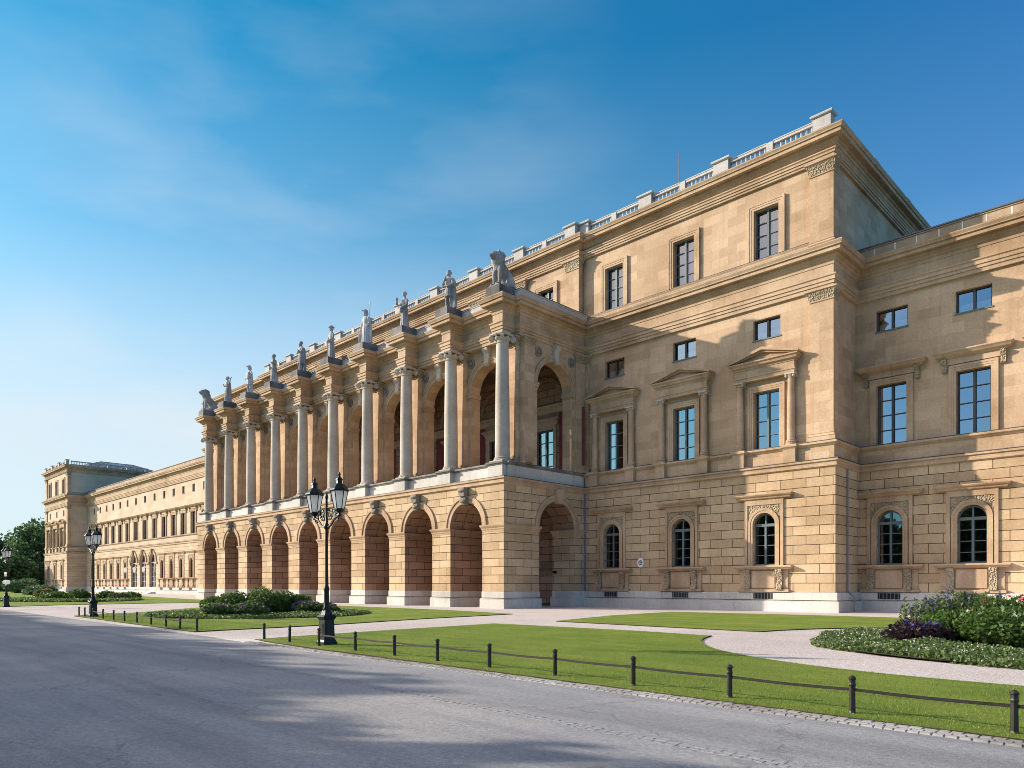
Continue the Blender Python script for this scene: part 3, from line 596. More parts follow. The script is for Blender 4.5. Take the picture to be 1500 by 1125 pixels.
# columns
def column(x, y, parent=None):
    mb = MB(); prof = [(.545 - .095 * (t ** 1.8), 11.0 + 8.35 * t) for t in [i / 12 for i in range(13)]]
    mb.lathe(prof, 0, 0, 32, False); c = mb.build('column', M['granite'], PAL, True)
    mb = MB(); mb.frus(0, 0, 10.6, 10.74, .68, .68); mb.lathe([(.64, 10.74), (.67, 10.78), (.67, 10.83), (.62, 10.86), (.58, 10.89), (.62, 10.93), (.62, 10.96), (.56, 10.99), (.55, 11.02)], 0, 0, 28, False); part(mb, 'column_base', M['granite'], c)
    mb = MB(); mb.lathe([(.45, 19.3), (.5, 19.33), (.5, 19.38), (.46, 19.4), (.46, 19.5), (.55, 19.6), (.6, 19.7)], 0, 0, 24, False)
    mb.frus(0, 0, 19.86, 19.93, .6, .68); mb.frus(0, 0, 19.93, 20.04, .68, .68)
    for sx in (-1, 1):
        for sy in (-1, 1):
            for q, (r_, dz) in enumerate(((.22, 0), (.13, -.0))):
                cx, cy = sx * .56, sy * .56; ax = Vector((sx, -sy, 0)).normalized() * (.1 + .03 * q)
                n = 14; vs = []
                for e in (-1, 1): vs += [(cx + ax.x * e + sx * .707 * r_ * math.cos(2 * PI * i / n), cy + ax.y * e + sy * .707 * r_ * math.cos(2 * PI * i / n), 19.66 + dz + r_ * math.sin(2 * PI * i / n)) for i in range(n)]
                mb.add(vs, [tuple(range(n)), tuple(range(2 * n - 1, n - 1, -1))] + [(i, (i + 1) % n, n + (i + 1) % n, n + i) for i in range(n)])
    for i in range(4):
        a = PI / 2 * i; mb.ellip((.52 * math.cos(a), .52 * math.sin(a), 19.68), (.16, .16, .13), 10, 6)
        mb.ellip((.62 * math.cos(a), .62 * math.sin(a), 19.92), (.12, .12, .12), 8, 6)
    part(mb, 'capital', M['granite'], c); c.location = (x, y, 0); return c
YC = 36.74
c0 = column(XP[0], YC)
for x in XP[1:]: c = copy_tree(c0, PAL); c.location = (x, YC, 0)
# upper loggia front
UY = 38.05; UA = 2.0; UXR, UXL = XP[0] + .95, XP[-1] - .95
mb = MB(); mb.wall(Front(UY), UXL, UXR, 10.5, 20.1, [(x - UA, x + UA, 10.5, 16.78, True) for x in XA], .95, rm=0); mb.wall(SideR(UXR), UY, PAVY, 10.5, 20.1, [(39.45, 43.45, 10.5, 16.78, True)], .95); mb.wall(SideL(UXL), UY, PAVY, 10.5, 20.1, [(39.45, 43.45, 10.5, 16.78, True)], .95)
mb.wall(Front(UY + .95), UXL, UXR, 10.5, 20.1, [(x - UA, x + UA, 10.5, 16.78, True) for x in XA], .01)
part(mb, 'loggia_front', M['ashlar'])
for x in XP: pilaster(x - .56, x + .56, UY - .48, UY + .1, 10.62, 20.02, .75)
def upper_arch(fr, uc):
    mb = MB(); mb.ring(fr, uc, 16.8, UA, UA + .2, -.04, .05, 0, 180, 28); mb.ring(fr, uc, 16.8, UA + .2, UA + .34, -.04, .09, 0, 180, 28); mb.ring(fr, uc, 16.8, UA + .34, UA + .42, -.04, .14, 0, 180, 28)
    for s_ in (-1, 1):
        a, b = sorted((uc + s_ * (UA - .1), uc + s_ * (UA + .36))); mb.fbox(fr, a, b, -1.0, .16, 16.7, 16.86); mb.fbox(fr, a + .03, b - .03, -.98, .11, 16.5, 16.7); mb.fbox(fr, a + .06, b - .06, -.96, .06, 16.36, 16.44)
    a = part(mb, 'archivolt', M['sand'])
    mk = MB(); pr = [(.0, 18.6), (.2, 18.62), (.3, 18.75), (.26, 18.9), (.2, 19.2), (.24, 19.55), (.4, 19.75), (.46, 19.9), (.4, 20.02), (0, 20.02)]; n = len(pr)
    mk.add([fr(uc - (.2 + .012 * i), o, z) for i, (o, z) in enumerate(pr)] + [fr(uc + (.2 + .012 * i), o, z) for i, (o, z) in enumerate(pr)], [tuple(range(n)), tuple(range(2 * n - 1, n - 1, -1))] + [(i, n + i, n + (i + 1) % n, (i + 1) % n) for i in range(n)]); part(mk, 'keystone', M['granite'], a)
    for s_ in (-1, 1): mm = MB(); mm.ring(fr, uc + s_ * 1.9, 19.2, .26, .38, -.02, .09, 0, 360, 24); mm.ring(fr, uc + s_ * 1.9, 19.2, .0, .15, -.02, .12, 0, 360, 16); mm.ring(fr, uc + s_ * 1.9, 19.2, .15, .26, -.02, .03, 0, 360, 20); part(mm, 'medallion', M['dim'], a)
for x in XA: upper_arch(Front(UY), x)
upper_arch(SideR(UXR), 41.45)
pilaster(UXR - .9, UXR + .1, UY - .06, UY + 1.1, 10.62, 20.02, .6)
pilaster(UXR - .6, UXR + .1, 43.85, 45.0, 10.62, 20.02, .75)
# loggia interior
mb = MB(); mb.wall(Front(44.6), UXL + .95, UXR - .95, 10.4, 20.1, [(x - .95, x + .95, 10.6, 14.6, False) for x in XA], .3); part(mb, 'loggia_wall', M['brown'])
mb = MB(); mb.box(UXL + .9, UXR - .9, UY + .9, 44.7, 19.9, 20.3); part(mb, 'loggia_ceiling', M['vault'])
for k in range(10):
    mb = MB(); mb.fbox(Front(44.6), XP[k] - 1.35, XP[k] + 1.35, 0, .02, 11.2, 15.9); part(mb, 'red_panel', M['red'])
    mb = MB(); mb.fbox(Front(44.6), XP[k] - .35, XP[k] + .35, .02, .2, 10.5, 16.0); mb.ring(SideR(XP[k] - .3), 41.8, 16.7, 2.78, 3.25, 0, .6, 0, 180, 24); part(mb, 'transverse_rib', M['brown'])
mb = MB(); mb.sweep([(UXL + .95, 44.6), (UXR - .95, 44.6)], [(0, 16.7), (.3, 16.6), (.3, 16.45), (.12, 16.3), (.08, 16.0), (0, 15.95)]); part(mb, 'string_course', M['sand'])
def loggia_door():
    mb = jambs(-.95, .95, 10.6, 14.6, .35, .12, 2); mb.sweep([(-1.4, .02), (-1.4, -.1), (1.4, -.1), (1.4, .02)], [(-.1, 15.6), (.3, 15.5), (.3, 15.4), (.1, 15.2), (0, 14.95), (-.1, 14.95)]); w = part(mb, 'window', M['sand'])
    part(bars(-.95, .95, 10.6, 14.6, 4, False, 'frame', .2), 'window_frame', M['frame'], w); part(pane(-.9, .9, 10.65, 14.5, False, .24), 'pane', M['glass'], w); backing(-.9, .9, 10.6, 14.5, M['dark'], w, 'dark_room', .9)
    mr = MB(); mr.ring(F0, 0, 16.9, 1.75, 2.1, -.02, .12, 0, 180, 20); part(mr, 'lunette', M['relief'], w); return w
place(loggia_door(), [(x, 44.6) for x in XA])
# entablature breaking forward over each column, blocking course, statue pedestals
EZ = zig(YC - .5, 37.54, .52, XP, XP[-1] - 1.02, XP[0] + 1.02, 45.0)
PROFE = [(o - .18 if i else -1.4, z) for i, (o, z) in enumerate(ENTAB)]; PROFE[-1] = (-1.5, 20.0)
mb = MB(); mb.sweep(EZ, PROFE); part(mb, 'entablature', M['sand'])
mb = MB(); mb.box(XL + .5, UXR - .2, 37.4, 44.9, 22.1, 22.5); part(mb, 'terrace_roof', M['metal'])
mb = MB()
mb.sweep([(UXL - .4, 45), (UXL - .4, 37.3), (UXR + .4, 37.3), (UXR + .4, 44.9)], [(-.45, 23.26), (.04, 23.22), (.04, 23.12), (0, 23.1), (0, 22.5)]); part(mb, 'terrace_parapet', M['balu'])
flash_late = [(UXL - .4, 45), (UXL - .4, 37.3), (UXR + .4, 37.3), (UXR + .4, 44.9)]
for x in XP:
    mb = MB(); mb.frus(x, 36.75, 22.48, 23.3, .74, .70, 1.05, 1.0); mb.frus(x, 36.75, 22.47, 22.62, .8, .8, 1.1, 1.08); part(mb, 'statue_pedestal', M['soot'])
# ---- roof balustrade
BALP = [(.075, 0), (.075, .06), (.045, .1), (.08, .2), (.055, .4), (.065, .46), (.065, .52)]
def balus(x0, x1, y, z, side=False):
    """one bay: rails and turned balusters"""
    mb = MB(); n = max(2, round((x1 - x0) / .34)); fr = SideR(y) if side else Front(y)
    mb.fbox(fr, x0, x1, -.16, .16, z, z + .3); mb.fbox(fr, x0, x1, -.15, .15, z + .86, z + 1.02); mb.fbox(fr, x0, x1, -.18, .18, z + 1.02, z + 1.08)
    for i in range(n):
        u = x0 + (x1 - x0) * (i + .5) / n; q = fr(u, 0, 0)
        mb.lathe([(r_, z + .3 + t * 1.08) for r_, t in BALP], q[0], q[1], 8, False)
    return part(mb, 'balustrade', M['balu'])
def ped(x, y, z, w=.55, d=.32):
    mb = MB(); mb.box(x - w, x + w, y - d, y + d, z, z + 1.08); mb.sweep([(x - w, y + d), (x - w, y - d), (x + w, y - d), (x + w, y + d)], [(-.3, 1.32 + z), (.12, 1.28 + z), (.14, 1.23 + z), (.12, 1.15 + z), (.04, 1.1 + z), (-.1, 1.07 + z)], True); return part(mb, 'balustrade_pedestal', M['balu'])
def die(x, y, z): mb = MB(); mb.box(x - .22, x + .22, y - .19, y + .17, z, z + 1.03); return part(mb, 'balustrade_die', M['balu'])
def run(xs, y, z):
    for a, b in zip(xs, xs[1:]):
        ped(a, y, z); m_ = (a + b) / 2; die(m_, y, z); balus(a + .56, m_ - .22, y, z); balus(m_ + .22, b - .56, y, z)
    ped(xs[-1], y, z)
run([-36.55, -30.63, -24.46, -17.65], PAVY - .1, 29.5)
run(list(reversed(XP)), CY - .1, 29.5)
run([-203.4 - 6.2, -203.4, -197.1, -190.8], PAVY - .1, 29.5)
for y0 in (52.3, 59.2): mb = MB(); mb.box(-17.75, -16.95, y0 - .5, y0 + .5, 29.5, 30.55); mb.box(-17.85, -16.85, y0 - .6, y0 + .6, 30.55, 30.7); part(mb, 'balustrade_pedestal', M['balu'])
for xx in (LP1 - .25, LP0 + .25):
    for a in (45.8, 50., 54.2, 58.4): balus(a, a + 3.6, xx, 29.5, True); mb = MB(); mb.box(xx - .3, xx + .3, a + 3.6, a + 4.2, 29.5, 30.6); part(mb, 'balustrade_pedestal', M['balu'])
mb = MB(); mb.tube([(-29.1, 47, 29.3), (-29.1, 47, 34.1)], [.05, .03], 6); part(mb, 'roof_mast', M['metal'])
for x, y in ((PAVX + .46, 46.6), (PSX + .1, 44.75)):
    mb = MB(); mb.tube([(x, y, 9.0), (x, y, 1.0)], .055, 8); mb.tube([(x + .02, y, 1.3), (x + .4, y, .9), (x + .4, y, 0)], .055, 8); part(mb, 'drainpipe', M['pipe'])

# ---- dark lead flashing along the tops of ledges and cornices
def flashing(path, o, z, back=.5): mb = MB(); mb.sweep(path, [(-back, z + .055), (o + .015, z + .016), (o + .015, z - .022), (o - .01, z - .022)]); return part(mb, 'flashing', M['flash'])
for path in (full_path(), RIGHT):
    flashing(path, .95, 22.485, .9); flashing(path, .56, 9.455, .1); flashing(path, .44, 10.6, .2); flashing(path, .3, 20.775, .1)
for pth in (TOPP, [(LP0, 66), (LP0, PAVY), (LP1, PAVY), (LP1, 66)]): flashing(pth, .98, 29.505, .7); flashing(pth, .12, 23.2, .2)
flashing(EZ, .77, 22.485, .9); flashing(SP, .2, 9.455, .15); flashing(EZ, .12, 20.775, .05)
flashing(flash_late, .05, 23.23, .4)
# curtains and half blinds make some windows differ from their neighbours
for w_ in [o for o in kids(PAL) if o.name.split('.')[0] == 'window']:
    x, y = w_.location.x, w_.location.y; ks = {c.name.split('.')[0] for c in kids(w_)}
    if 'pediment' in ks and abs(x - WX[2]) < .1: curtain(-.84, -.15, 10.6, 14.4, w_, .5); curtain(.62, .85, 10.6, 14.4, w_, .5)
    if 'pediment' in ks and abs(x - WX[1]) < .1: curtain(-.85, -.6, 10.6, 14.4, w_, .5); curtain(.6, .85, 10.6, 14.4, w_, .5)
    if 'hood' in ks and abs(x - WW[0]) < .1: curtain(-.2, .12, 10.6, 14.4, w_, .5)

# ------------------------------------------------------------------ statues and lions (one carved surface each)
def carve(mb, name, mat, loc, label, cat, group=None, vox=.035, rz=0):
    ob = mb.build('raw', mat, None)
    md = ob.modifiers.new('r', 'REMESH'); md.mode = 'VOXEL'; md.voxel_size = vox; md.use_smooth_shade = True
    sm = ob.modifiers.new('s', 'SMOOTH'); sm.factor = .5; sm.iterations = 2
    dg = bpy.context.evaluated_depsgraph_get(); me = bpy.data.meshes.new_from_object(ob.evaluated_get(dg)); me.name = name
    if not me.materials: me.materials.append(mat)
    bpy.data.objects.remove(ob); o = bpy.data.objects.new(name, me); COL.objects.link(o); o.location = loc; o.rotation_euler = (0, 0, rz)
    return tag(o, label, cat, group)
def loft(mb, rings, fold=0, ph=0., n=40):
    vs = []; fs = []; m = len(rings)
    for cx, cy, z, rx, ry, fo in rings:
        for k in range(n):
            a = 2 * PI * k / n; r_ = 1 + fold * fo * math.sin(fold_n(k, n) + ph + z * 1.3)
            vs.append((cx + rx * r_ * math.cos(a), cy + ry * r_ * math.sin(a), z))
    for i in range(m - 1):
        for k in range(n): fs.append((i * n + k, i * n + (k + 1) % n, (i + 1) * n + (k + 1) % n, (i + 1) * n + k))
    fs.append(tuple(range(n))[::-1]); fs.append(tuple(range((m - 1) * n, m * n))); mb.add(vs, fs)
def fold_n(k, n): return 11 * 2 * PI * k / n
def head(mb, c, yaw=0., hat=None, beard=False, bun=False):
    x, y, z = c; dx, dy = math.sin(yaw), -math.cos(yaw)
    mb.ellip((x, y, z), (.155, .175, .215), 14, 10); mb.ellip((x - dx * .05, y - dy * .05, z + .05), (.185, .195, .185), 14, 10)
    mb.ellip((x + dx * .18, y + dy * .18, z - .03), (.035, .035, .06), 8, 6); mb.ellip((x + dx * .14, y + dy * .14, z - .15), (.075, .075, .06), 8, 6)
    mb.ellip((x + dx * .15, y + dy * .15, z + .05), (.1, .06, .03), 8, 6)
    if bun: mb.ellip((x - dx * .2, y - dy * .2, z + .04), (.1, .1, .1), 8, 6)
    if beard: mb.ellip((x + dx * .13, y + dy * .13, z - .24), (.1, .1, .16), 10, 6)
    if hat == 'wide': mb.ellip((x, y, z + .13), (.34, .34, .06), 16, 6); mb.ellip((x, y, z + .2), (.2, .2, .14), 12, 6)
    if hat == 'helmet': mb.ellip((x, y, z + .1), (.21, .24, .2), 12, 8); mb.ellip((x + dx * .26, y + dy * .26, z + .14), (.12, .12, .05), 8, 6); mb.ellip((x - dx * .12, y - dy * .12, z - .1), (.16, .16, .2), 8, 6)
    if hat == 'cap': mb.ellip((x, y, z + .15), (.2, .2, .13), 12, 6); mb.ellip((x, y, z + .26), (.06, .06, .08), 8, 6)
def arm(mb, pts, r0=.125): mb.tube(pts, [r0 * (1 - .42 * i / (len(pts) - 1)) for i in range(len(pts))], 10); p = Vector(pts[-1]); d = (p - Vector(pts[-2])).normalized(); q = p + d * .07; mb.ellip(q, (.09, .09, .09), 8, 6); [mb.tube([q, q + d * .13 + Vector((.04 * (i - 1.5), 0, -.02))], [.03, .02], 6) for i in range(4)]
def robe(mb, w=1., d=1., sway=0., ph=0., z0=0.):
    loft(mb, [(0, 0, z0, .46 * w, .42 * d, 1.), (0, 0, .25, .42 * w, .38 * d, 1.), (0, 0, .8, .375 * w, .33 * d, .9), (sway * .5, 0, 1.3, .36 * w, .30 * d, .7), (sway, 0, 1.62, .355 * w, .285 * d, .5), (sway, 0, 1.9, .29 * w, .225 * d, .35), (sway, 0, 2.2, .34 * w, .25 * d, .3), (sway, 0, 2.45, .37 * w, .23 * d, .25), (sway, 0, 2.56, .27, .18, .1), (sway, 0, 2.64, .13, .125, 0), (sway, 0, 2.82, .115, .12, 0)], .1, ph)
def base_(mb, w=.5): mb.box(-w, w, -w, w, 0, .12)
def legs(mb, z1=1.35):
    for s_, dy in ((-1, -.1), (1, .06)):
        mb.tube([(s_ * .17, dy, .1), (s_ * .165, dy + .02, .42), (s_ * .16, dy - .05, .78), (s_ * .16, 0, z1)], [.09, .135, .12, .19], 10); mb.ellip((s_ * .18, dy - .12, .17), (.1, .21, .08), 10, 6)
def torso(mb, z0=1.05):
    loft(mb, [(0, 0, z0, .40, .34, 1.), (0, 0, 1.3, .36, .29, .8), (0, 0, 1.6, .33, .26, .5), (0, 0, 1.85, .29, .22, .2), (0, 0, 2.2, .37, .26, .1), (0, 0, 2.45, .4, .23, .05), (0, 0, 2.56, .27, .18, 0), (0, 0, 2.64, .13, .125, 0), (0, 0, 2.82, .115, .12, 0)], .12, .4)
def cape(mb, x0, x1, z0=.15):
    loft(mb, [((x0 + x1) / 2, .2, z0, (x1 - x0) / 2 + .06, .16, 1.), ((x0 + x1) / 2, .2, 1.2, (x1 - x0) / 2, .16, 1.), ((x0 + x1) / 2, .1, 2.3, (x1 - x0) / 2 - .04, .2, .4), ((x0 + x1) / 2, .05, 2.52, (x1 - x0) / 2 - .2, .14, .2)], .13, 1.)
def statue(i):
    mb = MB(); base_(mb)
    if i == 0:      # in tunic and cap, hand to chin, long cape
        legs(mb); torso(mb); cape(mb, -.05, .62); cape(mb, -.6, -.25, .15); head(mb, (0, -.02, 2.93), -.5, 'cap')
        arm(mb, [(-.36, 0, 2.42), (-.6, -.12, 2.02), (-.34, -.38, 2.05), (-.1, -.34, 2.5)]); arm(mb, [(.37, 0, 2.42), (.5, -.02, 1.98), (.22, -.34, 1.82), (.0, -.36, 1.86)])
    elif i == 1:    # robed, holding a small bust up on one arm
        robe(mb, .92, .95, 0, .3); head(mb, (0, -.02, 3.0), .2, bun=True); arm(mb, [(-.34, 0, 2.42), (-.55, -.15, 2.0), (-.5, -.42, 2.15)]); mb.ellip((-.5, -.45, 2.55), (.13, .13, .17), 10, 8); mb.tube([(-.5, -.44, 2.1), (-.5, -.45, 2.5)], [.13, .08], 8)
        arm(mb, [(.36, 0, 2.42), (.44, -.1, 1.95), (.1, -.4, 1.75), (-.2, -.42, 1.8)]); mb.tube([(-.05, -.38, 1.7), (.0, -.42, 1.35)], [.1, .12], 8)
    elif i == 2:    # bearded, long staff behind the shoulder, shield at foot
        robe(mb, 1., 1., 0, 1.2); cape(mb, -.3, .62); head(mb, (0, -.02, 2.98), -.4, 'helmet', True); arm(mb, [(.36, 0, 2.42), (.5, .1, 2.0), (.45, -.1, 1.75)]); mb.tube([(.4, .12, .12), (.42, .16, 3.75)], .04, 8); mb.ellip((.42, .16, 3.8), (.09, .04, .12), 8, 6)
        arm(mb, [(-.36, 0, 2.42), (-.52, -.08, 1.98), (-.55, -.2, 1.6)]); mb.ellip((-.55, -.15, .75), (.13, .32, .58), 14, 8)
    elif i == 3:    # woman with wide hat and basket
        robe(mb, .84, .84, 0, .9); head(mb, (0, -.02, 2.98), -.3, 'wide'); arm(mb, [(-.32, 0, 2.42), (-.42, -.12, 1.95), (-.2, -.38, 1.85)]); arm(mb, [(.33, 0, 2.42), (.42, -.1, 1.95), (.2, -.38, 1.75)]); mb.ellip((0, -.4, 1.75), (.24, .16, .16), 12, 6); mb.tube([(-.55, -.1, .12), (-.52, -.1, 1.75)], [.07, .05], 8)
    elif i == 4:    # folded arms, club at the hip
        legs(mb, 1.5); torso(mb, .85); cape(mb, .12, .5, .12); head(mb, (-.02, -.04, 2.95), -.7, None, True); arm(mb, [(-.37, 0, 2.42), (-.45, -.2, 1.98), (0, -.36, 2.1)], .13); arm(mb, [(.38, 0, 2.42), (.44, -.2, 2.0), (-.05, -.34, 2.2)], .13); mb.tube([(.3, -.25, .15), (.3, -.3, 1.2)], [.15, .08], 8)
    elif i == 5:    # woman with wide spreading robe and child at the shoulder
        robe(mb, 1.12, 1.05, -.04, 2.); head(mb, (-.06, -.03, 2.98), -.6, None, bun=True); arm(mb, [(-.37, 0, 2.42), (-.5, -.1, 1.9), (-.15, -.4, 1.7)]); arm(mb, [(.34, 0, 2.42), (.5, -.15, 2.0), (.3, -.38, 2.1)]); mb.ellip((.36, -.22, 2.62), (.15, .15, .17), 10, 8); mb.ellip((.36, -.2, 2.3), (.17, .17, .24), 10, 8)
    elif i == 6:    # armoured man, shield at the hip
        legs(mb, 1.4); torso(mb, 1.0); cape(mb, -.2, .3, .12); head(mb, (0, -.03, 2.96), -.3, 'helmet'); arm(mb, [(-.37, 0, 2.42), (-.62, -.05, 2.05), (-.38, -.3, 1.7)]); arm(mb, [(.37, 0, 2.42), (.66, -.02, 2.1), (.36, -.25, 1.85)]); mb.ellip((.1, -.3, 2.0), (.34, .12, .4), 14, 8); mb.tube([(.2, -.2, 1.5), (.75, .2, 1.25)], .04, 6)
    else:           # robed, pipe raised to the shoulder
        robe(mb, .9, .95, 0, 2.6); cape(mb, .1, .42, .12); head(mb, (-.02, -.02, 2.96), -.5, None, bun=True); arm(mb, [(-.34, 0, 2.42), (-.45, -.18, 2.0), (-.12, -.42, 2.1)]); arm(mb, [(.35, 0, 2.42), (.55, .0, 2.2), (.62, .02, 2.55)]); mb.tube([(-.1, .0, 2.62), (.45, .02, 2.72), (.95, .04, 2.86)], [.035, .04, .08], 8)
    return mb
STL = ['statue of a capped man in a cape, hand to chin, beside the near lion',
       'slim robed statue carrying a small bust on one raised arm',
       'bearded robed statue with a tall upright staff rising behind its shoulder',
       'robed woman statue in a wide flat hat holding a basket',
       'bearded statue with arms folded on its chest and a club at its hip',
       'statue of a woman in a broad spreading robe with a child at her shoulder',
       'bare-legged helmeted statue holding a shield in front, third roof figure from the left',
       'robed statue with a pipe sticking out sideways behind its head']
for i in range(8):
    carve(statue(i), 'roof_statue', M['statue'], (XP[i + 1], 36.55, 23.28), STL[i], 'statue', 'statues on the portico roof', .036, .0)
def lion():
    mb = MB(); mb.box(-.55, .55, -.95, 1.0, 0, .12)
    mb.tube([(0, .62, .42), (0, .5, .85), (0, .1, 1.3), (0, -.3, 1.6), (0, -.45, 1.95)], [.42, .5, .43, .46, .4], 16)
    for s_ in (-1, 1):
        mb.tube([(s_ * .26, -.4, 1.5), (s_ * .3, -.55, .95), (s_ * .27, -.55, .5), (s_ * .27, -.6, .15)], [.24, .18, .14, .15], 10); mb.ellip((s_ * .27, -.72, .2), (.16, .24, .11), 10, 6)
        mb.ellip((s_ * .36, .5, .55), (.22, .46, .46), 12, 8); mb.tube([(s_ * .42, .15, .3), (s_ * .42, -.2, .2)], [.2, .13], 8); mb.ellip((s_ * .42, -.25, .2), (.14, .22, .1), 8, 6)
        mb.ellip((s_ * .27, -.62, 2.62), (.09, .06, .1), 8, 6); mb.ellip((s_ * .13, -.92, 2.37), (.06, .07, .05), 8, 6)
    # mane in shaggy lumps, then the face
    rnd = random.Random(3)
    mb.ellip((0, -.45, 2.1), (.52, .5, .62), 16, 10)
    for _ in range(70):
        a = rnd.uniform(0, 2 * PI); t = rnd.uniform(-1, .8); r_ = math.sqrt(1 - t * t)
        mb.ellip((.5 * r_ * math.cos(a), -.42 + .48 * r_ * math.sin(a) * (1 if math.sin(a) > -.4 else .7), 2.05 + .62 * t), (.12, .12, .17), 6, 5)
    mb.ellip((0, -.78, 2.3), (.3, .34, .3), 14, 8); mb.ellip((0, -1.08, 2.2), (.19, .2, .15), 12, 8); mb.ellip((0, -1.22, 2.26), (.09, .07, .06), 8, 6); mb.ellip((0, -1.02, 2.03), (.14, .17, .08), 10, 6); mb.ellip((0, -.95, 2.48), (.17, .12, .07), 8, 6)
    mb.tube([(0, .95, .2), (.3, 1.0, .2), (.6, .7, .2), (.66, .3, .22)], [.09, .08, .07, .1], 8)
    return mb
for x, lab in ((XP[0], 'large seated stone lion on the near right corner of the portico roof'), (XP[9], 'small-looking seated stone lion on the far left corner of the portico roof')):
    carve(lion(), 'lion_statue', M['statue'], (x, 36.75, 23.28), lab, 'lion statue', 'lions on the portico corners', .036)
# oval enamel plaque on the wall
mb = MB(); n = 28
def disc(mb, r_, d0, d1): mb.add([(r_ * .8 * math.cos(2 * PI * i / n), -d0, r_ * math.sin(2 * PI * i / n)) for i in range(n)] + [(r_ * .8 * math.cos(2 * PI * i / n), -d1, r_ * math.sin(2 * PI * i / n)) for i in range(n)], [tuple(range(n)), tuple(range(2 * n - 1, n - 1, -1))] + [(i, (i + 1) % n, n + (i + 1) % n, n + i) for i in range(n)])
disc(mb, .36, -.02, .035); plq = tag(mb.build('wall_plaque', M['white'], None, False, (-31.05, PAVY - RO, 3.35)), 'round white enamel plaque with a grey rosette on the rusticated wall', 'plaque')
mb = MB()
for i in range(8):
    a = 2 * PI * i / 8; mb.ellip((.14 * math.cos(a), -.038, .15 * math.sin(a)), (.055, .006, .05), 8, 4)
mb.ellip((0, -.038, 0), (.05, .006, .05), 8, 4); mb.build('plaque_emblem', M['metal'], plq)

# ------------------------------------------------------------------ street lamps
LAMPL = ['tall two-armed lantern post in the foreground lawn corner, nearest the camera', 'two-armed lantern post at the far tip of the fenced lawn, before the left wing', 'distant two-armed lantern post at the left edge, carrying a small red and white sign']
def lantern(mbs, x, y, z):
    mg, mi = mbs
    mg.lathe([(.13, z + .1), (.228, z + .58)], x, y, 6, True)
    mi.lathe([(.03, z - .12), (.05, z - .08), (.04, z - .02), (.11, z + .04), (.14, z + .07), (.14, z + .1)], x, y, 6)
    mi.lathe([(.25, z + .57), (.265, z + .6), (.245, z + .64), (.14, z + .77), (.085, z + .79), (.075, z + .87), (.10, z + .89), (.085, z + .93), (.045, z + .97), (.03, z + 1.0), (.045, z + 1.04), (.012, z + 1.11)], x, y, 6)
    for i in range(6):
        a = 2 * PI * i / 6; c, d = math.cos(a), math.sin(a); mi.tube([(x + .134 * c, y + .134 * d, z + .1), (x + .233 * c, y + .233 * d, z + .58)], .012, 5)
def spiral(c, r0, turns, fr, a0=0, n=26):
    return [(c[0] + fr * (r0 * (1 - .8 * i / n)) * math.cos(a0 + turns * 2 * PI * i / n), c[1], c[2] + (r0 * (1 - .8 * i / n)) * math.sin(a0 + turns * 2 * PI * i / n)) for i in range(n + 1)]
def lamp(x, y, rz, label):
    root = empty('street_lamp', label, 'street lamp', (x, y, 0), rz, 'two-armed street lamps')
    mb = MB(); mb.frus(0, 0, -.02, .1, .215, .215); mb.frus(0, 0, .1, .16, .2, .18); mb.frus(0, 0, .16, .72, .165, .15); mb.frus(0, 0, .72, .8, .16, .2); mb.frus(0, 0, .8, .85, .2, .16); mb.frus(0, 0, .85, .98, .12, .09)
    for q in (-1, 1): mb.frus(0, q * .155, .25, .62, .09, .08, .02, .015); mb.frus(q * .155, 0, .25, .62, .02, .015, .09, .08)
    mb.build('lamp_base', M['iron'], root)
    mb = MB(); mb.lathe([(.095, .96), (.105, 1.02), (.08, 1.08), (.065, 1.5), (.08, 1.54), (.08, 1.6), (.055, 1.66), (.042, 2.2), (.036, 3.25), (.07, 3.28), (.078, 3.34), (.06, 3.4), (.04, 3.44), (.03, 4.1), (.05, 4.16), (.015, 4.3)], 0, 0, 12); mb.build('lamp_post', M['iron'], root, True)
    for s_ in (-1, 1):
        mb = MB(); mb.tube([(s_ * .05, 0, 3.3), (s_ * .24, 0, 3.36), (s_ * .46, 0, 3.54), (s_ * .64, 0, 3.6), (s_ * .68, 0, 3.68)], [.03, .028, .026, .028, .03], 8)
        mb.tube([(s_ * .04, 0, 3.86), (s_ * .32, 0, 3.82), (s_ * .62, 0, 3.66)], .018, 6)
        for c, r_, t, a0 in (((s_ * .2, 0, 3.62), .15, 1.6, 0), ((s_ * .4, 0, 3.76), .1, 1.5, 2), ((s_ * .56, 0, 3.56), .13, 1.5, 1.2), ((s_ * .12, 0, 3.8), .08, 1.3, 3)): mb.tube(spiral(c, r_, t, s_, a0), .017, 5)
        for i in range(7): mb.ellip((s_ * (.12 + .07 * i), 0, 3.55 + .03 * i + .06 * math.sin(i * 2)), (.035, .02, .05), 6, 4)
        b = mb.build('bracket', M['iron'], root)
        mg, mi = MB(), MB(); lantern((mg, mi), s_ * .68, 0, 3.69); lg = mg.build('lantern', M['frost'], root); mi.build('lantern_cap', M['iron'], lg)
    return root
l0 = lamp(-17.93, 10.62, R(-1), LAMPL[0])
for (x, y), lab in zip(((-42.1, 11.15), (-66.2, 11.6)), LAMPL[1:]):
    c = copy_tree(l0); c.location = (x, y, 0); c['label'] = lab
mb = MB(); mb.box(-.42, .42, -.06, -.03, 2.35, 2.66); sg = mb.build('sign_plate', M['white'], c); mb = MB(); mb.box(-.36, .36, -.075, -.058, 2.4, 2.5); mb.build('red_stripe', M['signred'], sg)
